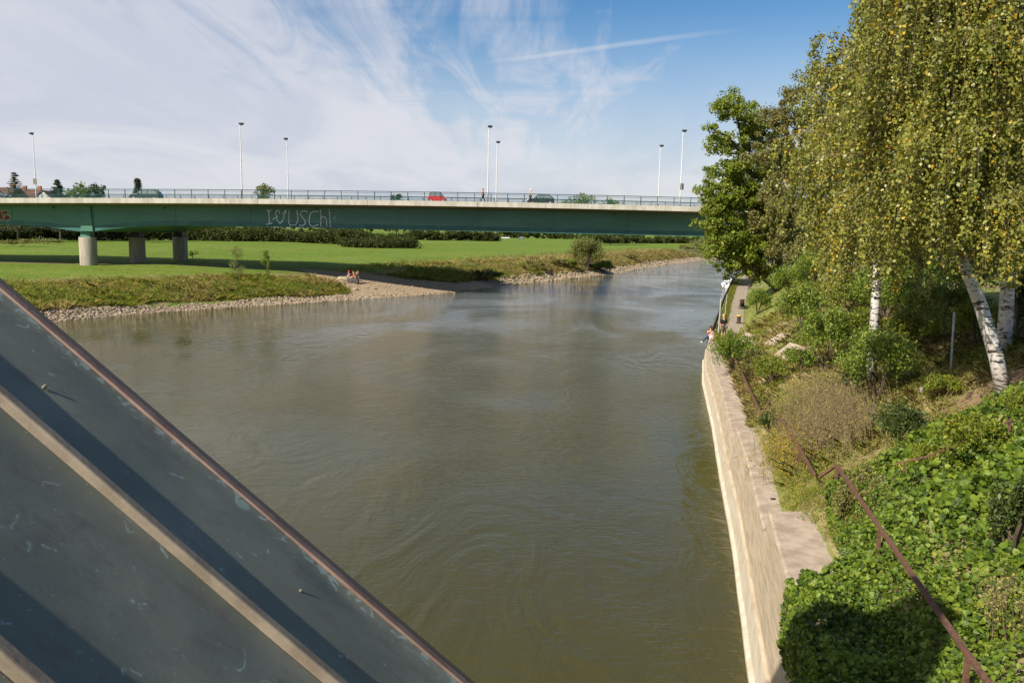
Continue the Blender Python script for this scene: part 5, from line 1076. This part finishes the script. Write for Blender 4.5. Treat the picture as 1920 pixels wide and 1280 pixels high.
# slope vegetation -------------------------------------------------------------
def sb(px, py): return on_ground(px, py, hb1, 6)
SHR = [ # px, base py, width px, height px, material, leaf size, label
 (1376,700,84,78,L_shr,.13,'green bush growing over the wall end behind the seated woman'),
 (1405,712,50,52,L_brn,.11,'reddish green bush right of the bush at the wall end'),
 (1505,625,90,90,L_shr,.15,'leafy shrub on the slope left of the white cross post'),
 (1545,700,110,120,L_shr,.13,'tall dark shrub in the middle of the slope'),
 (1500,700,70,50,L_shr,.13,'low bush left of the tall dark shrub'),
 (1640,755,150,130,L_shr,.11,'big bushy shrub above the dry weeds'),
 (1600,745,60,60,L_drk,.10,'dark lower skirt of bush beside the dry weeds'),
 (1693,850,105,95,L_drk,.09,'dark green bush right of the dry weeds'),
 (1444,812,40,45,L_drk,.09,'small dark bush by the top of the second wall length'),
 (1765,752,70,50,L_lime,.08,'small yellow green plant left of the leaning birch foot'),
 (1812,880,150,100,L_lime,.09,'spreading yellow leaved bush below the leaning birch'),
 (1740,890,80,60,L_lime,.08,'lime green plant left of the spreading yellow bush'),
 (1890,790,70,60,L_lime,.08,'low lime plant at the foot of the leaning birch'),
 (1895,1060,90,170,L_drk,.09,'dark bluish bush amid the ivy at the right edge'),
 (1480,560,80,60,L_shr,.16,'bush beside the stair railing halfway up the slope'),
 (1530,540,90,70,L_shr,.16,'rounded bush right of the stair railing'),
 (1590,600,110,80,L_lime,.15,'light green bush below the half hidden railing'),
 (1660,600,130,100,L_shr,.14,'wide bush below the upright birch trunk'),
 (1720,660,120,80,L_lime,.12,'light bush between the grey post and the middle shrubs'),
 (1740,560,120,90,L_shr,.14,'green bush under the hanging birch leaves'),
 (1820,570,90,110,L_shr,.13,'bush filling the gap behind the leaning birch'),
 (1905,640,70,130,L_drk,.12,'dark bush behind the shaded birch trunk'),
 (1600,520,110,70,L_drk,.16,'dark bush at the top of the slope behind the hanging leaves'),
 (1450,510,70,60,L_drk,.18,'dark bush under the maple at the top of the stairs'),
 (1690,520,120,70,L_shr,.16,'bush on the slope top left of the leaning birch bend'),
 (1760,620,110,90,L_lime,.12,'light shrub just left of the grey metal post'),
 (1700,600,120,90,L_shr,.13,'shrub between the wide bush and the light shrub by the post'),
 (1830,650,90,80,L_lime,.12,'light shrub seen between grey post and leaning birch'),
 (1610,650,90,70,L_lime,.13,'yellow green shrub above the big bushy shrub'),
 (1860,470,120,120,L_shr,.14,'leafy bush high on the bank behind the birch trunks'),
 (1420,590,50,45,L_shr,.14,'small bush at the top of the short grass slope'),
 (1450,720,90,50,L_lime,.10,'low light herb bush beside the farthest rusty railing'),
 (1590,980,70,70,L_brn,.07,'brownish weed bush between the rusty railing and the wall cap'),
 (1570,960,60,60,L_shr,.07,'small green bush at the edge of the concrete cap'),
]
for i, (px, py, wp_, hp_, m_, ls, lb) in enumerate(SHR):
    b_ = sb(px, py); D = b_.y; rx_ = wp_/F*D/2; h_ = hp_/F*D*1.05; nl_ = int(min(4200, 3.4*(rx_*2*h_*1.6)/(ls*ls*.45))); nl_ = max(nl_, 500)
    shrub('slope_shrub', b_, (rx_,rx_*.95,h_), nl_, ls, m_, lb, 'shrub', 'shrubs on the right slope', max(8,min(22,nl_//120)), 7, up=.5, aspect=.42, seed=i)
# big dry weed clump
wb_ = sb(1545,830); r = empty('dry_weeds', wb_, 'tall dry brownish weeds in the middle of the near slope', 'weeds'); st = MB(); C = []
for i in range(800):
    px, py = random.gauss(1550,48), random.gauss(800,32); p = sb(px,py)-wb_; a = random.gauss(0.7,.6); h_ = random.uniform(.6,1.35); tip = p+Vector((math.cos(a)*-h_*.35,math.sin(a)*h_*.2,h_)); md_ = p.lerp(tip,.55)+Vector((.05,0,.05))
    st.tube([p,md_,tip],[.006,.005,.002],3,cap=False); tt_ = rng.uniform(.3,1,14)[:,None]; C.append(np.array(p)*(1-tt_)+np.array(tip)*tt_+rng.normal(0,.035,(14,3)))
st.build('stalks', M_twig, r)['kind'] = 'stuff'; leaves('seed_heads', np.concatenate(C), .055, L_weed, r, .35, -.2, .1)['kind'] = 'stuff'
for (cx_, cy_, n_, m_, lb, nm) in ((1470,870,260,L_yel,'yellow orange flowering weeds above the second wall length','flowering_weeds'),(1600,930,200,L_weed,'brown seeding weeds near the bend of the rusty railing','seeding_weeds'),(1875,1190,120,L_weed,'brown seeding stalks poking out of the ivy','seeding_weeds')):
    w0_ = sb(cx_,cy_); r = empty(nm, w0_, lb, 'weeds'); C = []; C2 = []; st = MB()
    for i in range(n_):
        px, py = random.gauss(cx_,26), random.gauss(cy_,24); p = sb(px,py); 
        p = p-w0_; h_ = random.uniform(.3,.8); tip = p+Vector((random.uniform(-.15,.15),random.uniform(-.1,.1),h_)); st.tube([p,tip],[.004,.002],3,cap=False)
        tt_ = rng.uniform(.7,1.05,6)[:,None]; C.append(np.array(p)*(1-tt_)+np.array(tip)*tt_+rng.normal(0,.03,(6,3))); tt_ = rng.uniform(.1,.9,10)[:,None]; C2.append(np.array(p)*(1-tt_)+np.array(tip)*tt_+rng.normal(0,.05,(10,3)))
    st.build('stalks', M_twig, r); leaves('flowers', np.concatenate(C), .035, m_, r, .8); leaves('foliage', np.concatenate(C2), .06, L_grass, r, .4)
# grasses on the slope
def slope_pts(n, y0, y1, s0_, s1_, seed):
    rg = np.random.default_rng(seed); y = y0+(y1-y0)*rg.uniform(size=n)**1.25; s_ = rg.uniform(s0_,s1_,n); x = wx(y)+.3+s_/cosw(y); return np.c_[x,y,hbank(x,y)], s_
P_, s_ = slope_pts(9000, 20.5, 62, 0.85, 9.5, 3); q = vnoise(P_[:,0],P_[:,1],1.4,9)+rng.normal(0,.3,len(P_)); bare = vnoise(P_[:,0],P_[:,1],1.6,12)*1.3-0.15+np.clip(1-np.hypot(P_[:,0]-13.5,P_[:,1]-20)/5,0,1)*0.9
kp = bare < 0.35+rng.normal(0,.2,len(P_))
tuft_mesh('slope_grass', P_[kp&(q<0.05)], .08,.26, L_grass, 1.1, 4, .014)['kind'] = 'stuff'; tuft_mesh('dry_slope_grass', P_[kp&(q>=0.05)], .1,.32, L_dry, 1.1, 4, .012)['kind'] = 'stuff'
HB = lambda x, y: hbank(x, y)
for (n_, y0_, y1_, a_, b_, sd_, rr_, hh_, per_, ls_, mm_, nm_) in ((330,17.2,30,.75,5,41,(.12,.4),(.15,.5),110,.045,L_grass,'leafy_weeds'),(260,17.5,30,.8,6,42,(.12,.35),(.15,.5),100,.04,L_brn,'brown_weeds'),(200,17.5,32,.8,6,43,(.1,.3),(.15,.45),90,.035,L_dry,'straw_weeds'),
      (300,28,60,.8,9,44,(.2,.6),(.12,.45),110,.075,L_grass,'leafy_weeds'),(200,28,60,.9,9,45,(.2,.5),(.15,.5),100,.07,L_lime,'lime_weeds'),(420,30,62,.8,8,46,(.2,.7),(.1,.35),100,.06,L_dry,'straw_weeds'),(130,15,26,3,9,47,(.15,.5),(.1,.4),90,.055,L_lime,'lime_weeds'),(200,60,110,6,10,48,(.3,.9),(.3,.8),80,.12,L_grass,'leafy_weeds')):
    q_, _s = slope_pts(n_, y0_, y1_, a_, b_, sd_); herbs(nm_, q_[:,:2], HB, rr_, hh_, per_, ls_, mm_)
P_, s_ = slope_pts(3500, 57, 140, 2.9, 9.0, 5); tuft_mesh('slope_lawn', P_, .06,.18, L_grass, .7, 3, .03)['kind'] = 'stuff'
P_, s_ = slope_pts(3500, 57, 130, .35, .95, 6); tuft_mesh('quay_edge_grass', P_, .08,.3, L_grass, .6, 4, .03)['kind'] = 'stuff'
P_, s_ = slope_pts(1500, 29.5, 52, .7, 1.6, 7); tuft_mesh('wall_edge_grass', P_, .06,.25, L_dry, 1.0, 4, .014)['kind'] = 'stuff'
q_, _s = slope_pts(260, 18.4, 29.5, .6, 1.3, 8); herbs('wall_edge_weeds', q_[:,:2], HB, (.08,.28), (.06,.3), 90, .035, L_grass); q_, _s = slope_pts(90, 14.5, 18.6, 1.0, 1.9, 9); herbs('wall_edge_weeds', q_[:,:2], HB, (.1,.3), (.1,.35), 120, .035, L_grass); q_, _s = slope_pts(60, 15.0, 18.6, 1.05, 2.2, 10); herbs('wall_edge_brown_weeds', q_[:,:2], HB, (.1,.3), (.2,.5), 120, .03, L_brn)
# pale slabs lying on the slope, a boulder
for i, (px, py, lb) in enumerate(((1458,640,'pale stone slab lying highest on the slope'),(1478,662,'pale stone slab in the middle of the slab heap'),(1492,668,'pale tilted slab at the right of the slab heap'),(1400,640,'pale slab at the top of the quay steps'),(1408,655,'pale slab lying lower by the quay steps'))):
    p = sb(px,py); o = MB().box((0,0,0),(1.3,.8,.14)).build('stone_slab', M_cap); o.location = p+Vector((0,0,.08)); o.rotation_euler = (0.1*i,-0.45,0.4+.15*i); tag(o, lb, 'slab', 'stone slabs on the slope')
rock('boulder', sb(1735,736)+Vector((0,0,.05)), (.2,.15,.12), 'rounded pinkish boulder lying on the slope', None, 21, mat('pink_rock',(0.42,0.33,0.29),.9,.15,3), 'boulder')
o = MB().box((0,0,0),(.13,.07,.02)).build('litter', M_dark); o.location = (float(wx(20.9))+.72, 20.9, -6.97); o.rotation_euler = (0,0,.2); tag(o, 'small dark flat litter on the concrete cap', 'litter')

# ivy -----------------------------------------------------------------------------
iv = empty('ivy_cover', (6,10,-5.8), 'dense green ivy spreading over the near slope and wall top', 'ivy'); OI = iv.location.copy()
def ivy_keep(x, y, s_, z):
    # project outline of the patch: whole near slope, thinning beyond 17 m and close to the bare cap
    lim = np.interp(s_, [0,0.95,1.15,2.5,5,9], [13.7,14.6,17.6,18.0,18.6,19.6])+0.6*vnoise(x,y,.8,3)
    return y < lim
n_ = 74000; y = rng.uniform(3.5,20,n_); s_ = rng.uniform(-.12,9.5,n_); s_[:9000] = rng.uniform(.9,2.0,9000); s_[9000:17000] = rng.uniform(-.05,1.25,8000); y[9000:17000] = rng.uniform(4,14.5,8000); x = wx(y)+.3+s_/cosw(y)
hh = np.where(s_ < 0.05, topz(y), hbank(x,y)); mound = .34+.16*vnoise(x,y,.5,2)+.12*vnoise(x,y,.21,6)+np.clip(1.2-s_,0,1.2)*.22
z = hh+mound*np.clip((s_+.12)/.25,0.15,1)*rng.uniform(.65,1.05,n_)
kp = ivy_keep(x,y,s_,z); P_ = np.c_[x,y,z][kp]; s_ = s_[kp]
# curtain hanging over the wall edge
nc = 9000; yc = rng.uniform(3.5,13.6,nc); dep = np.abs(rng.normal(0,.5,nc))*(1+.4*vnoise(yc,yc,.5,4)); dep = np.minimum(dep, 1.1)
xc = wx(yc)+.3-.03-.1*dep-rng.uniform(0,.10,nc); PC_ = np.c_[xc,yc,-6.25-dep+.3]
def ivy_leafs(C, size, norm, droop=.3):
    """broad pointed leaves folded along the midrib, 6 corners each -> two quads"""
    n = len(C); a = rng.normal(size=(n,3)); a[:,2] -= droop; a = unit(a); nn = norm+rng.normal(0,.42,(n,3)); nn = nn-(nn*a).sum(1,keepdims=True)*a; nn = unit(nn); b = np.cross(a,nn)
    s = (size*rng.uniform(.55,1.25,n))[:,None]; f = .16
    base_ = C-a*s*.42; tip = C+a*s*.55-nn*s*.1; L1 = C-a*s*.25+b*s*.44+nn*s*f; L2 = C+a*s*.18+b*s*.36+nn*s*f*.6; R1 = C-a*s*.25-b*s*.44+nn*s*f; R2 = C+a*s*.18-b*s*.36+nn*s*f*.6
    V = np.stack([base_,L1,L2,tip,R2,R1],1); return V
szv = .122*np.clip(1+.45*vnoise(P_[:,0],P_[:,1],.9,21),.6,1.4)*np.where((s_ < 2.2),.78,1.0)
V = ivy_leafs(P_-np.array(OI), szv, np.array([-.25,-.35,1.0])); V2 = ivy_leafs(PC_-np.array(OI), .10, np.array([-1.0,-.3,.5]), 1.2); VA = np.concatenate([V,V2])
ctr = VA.mean(1)+np.array(OI); dist = np.linalg.norm(ctr, axis=1); yy_ = ctr
# the 300 leaves that show largest become leaves of their own
cf = ctr@np.array(F0); cx2 = (ctr@np.array(rx))/cf*F; cy2 = (ctr@np.array(ux))/cf*F; vis = (np.abs(cx2) < 940) & (np.abs(cy2) < 620)
gz = np.where(ctr[:,0]-wx(ctr[:,1])-.3 < 1.2, -6.3, hbank(ctr[:,0],ctr[:,1])); score = np.where(vis & (ctr[:,2]-gz > .3), dist, 1e9); top300 = np.argsort(score)[:300]; msk = np.ones(len(VA),bool); msk[top300] = False
VR = VA[msk]; nR = len(VR); idx = np.arange(nR)[:,None]*6; Q = np.concatenate([idx+np.array([0,1,2,3]), idx+np.array([0,3,4,5])])
npmesh('leaf_mass', VR.reshape(-1,3), Q, L_ivy, iv)['kind'] = 'stuff'
for j in top300: mesh('leaf', VA[j], [(0,1,2,3),(0,3,4,5)], L_ivy, iv)
# dark stems under the leaves
st = MB()
for i in range(160): 
    y0_ = random.uniform(5,16); s0_ = random.uniform(1.5,6); x0_ = float(wx(y0_))+.3+s0_; pts = []
    for q in range(4): xx_, yy2 = x0_+q*.3*math.cos(i), y0_+q*.3*math.sin(i); pts.append(Vector((xx_,yy2,hb1(xx_,yy2)+.12))-OI)
    st.tube(pts, .008, 4)
st.build('stems', M_bark, iv)['kind'] = 'stuff'
print('objects', len(bpy.data.objects), 'tris', sum(len(m_.loops)-2*len(m_.polygons) for m_ in bpy.data.meshes))
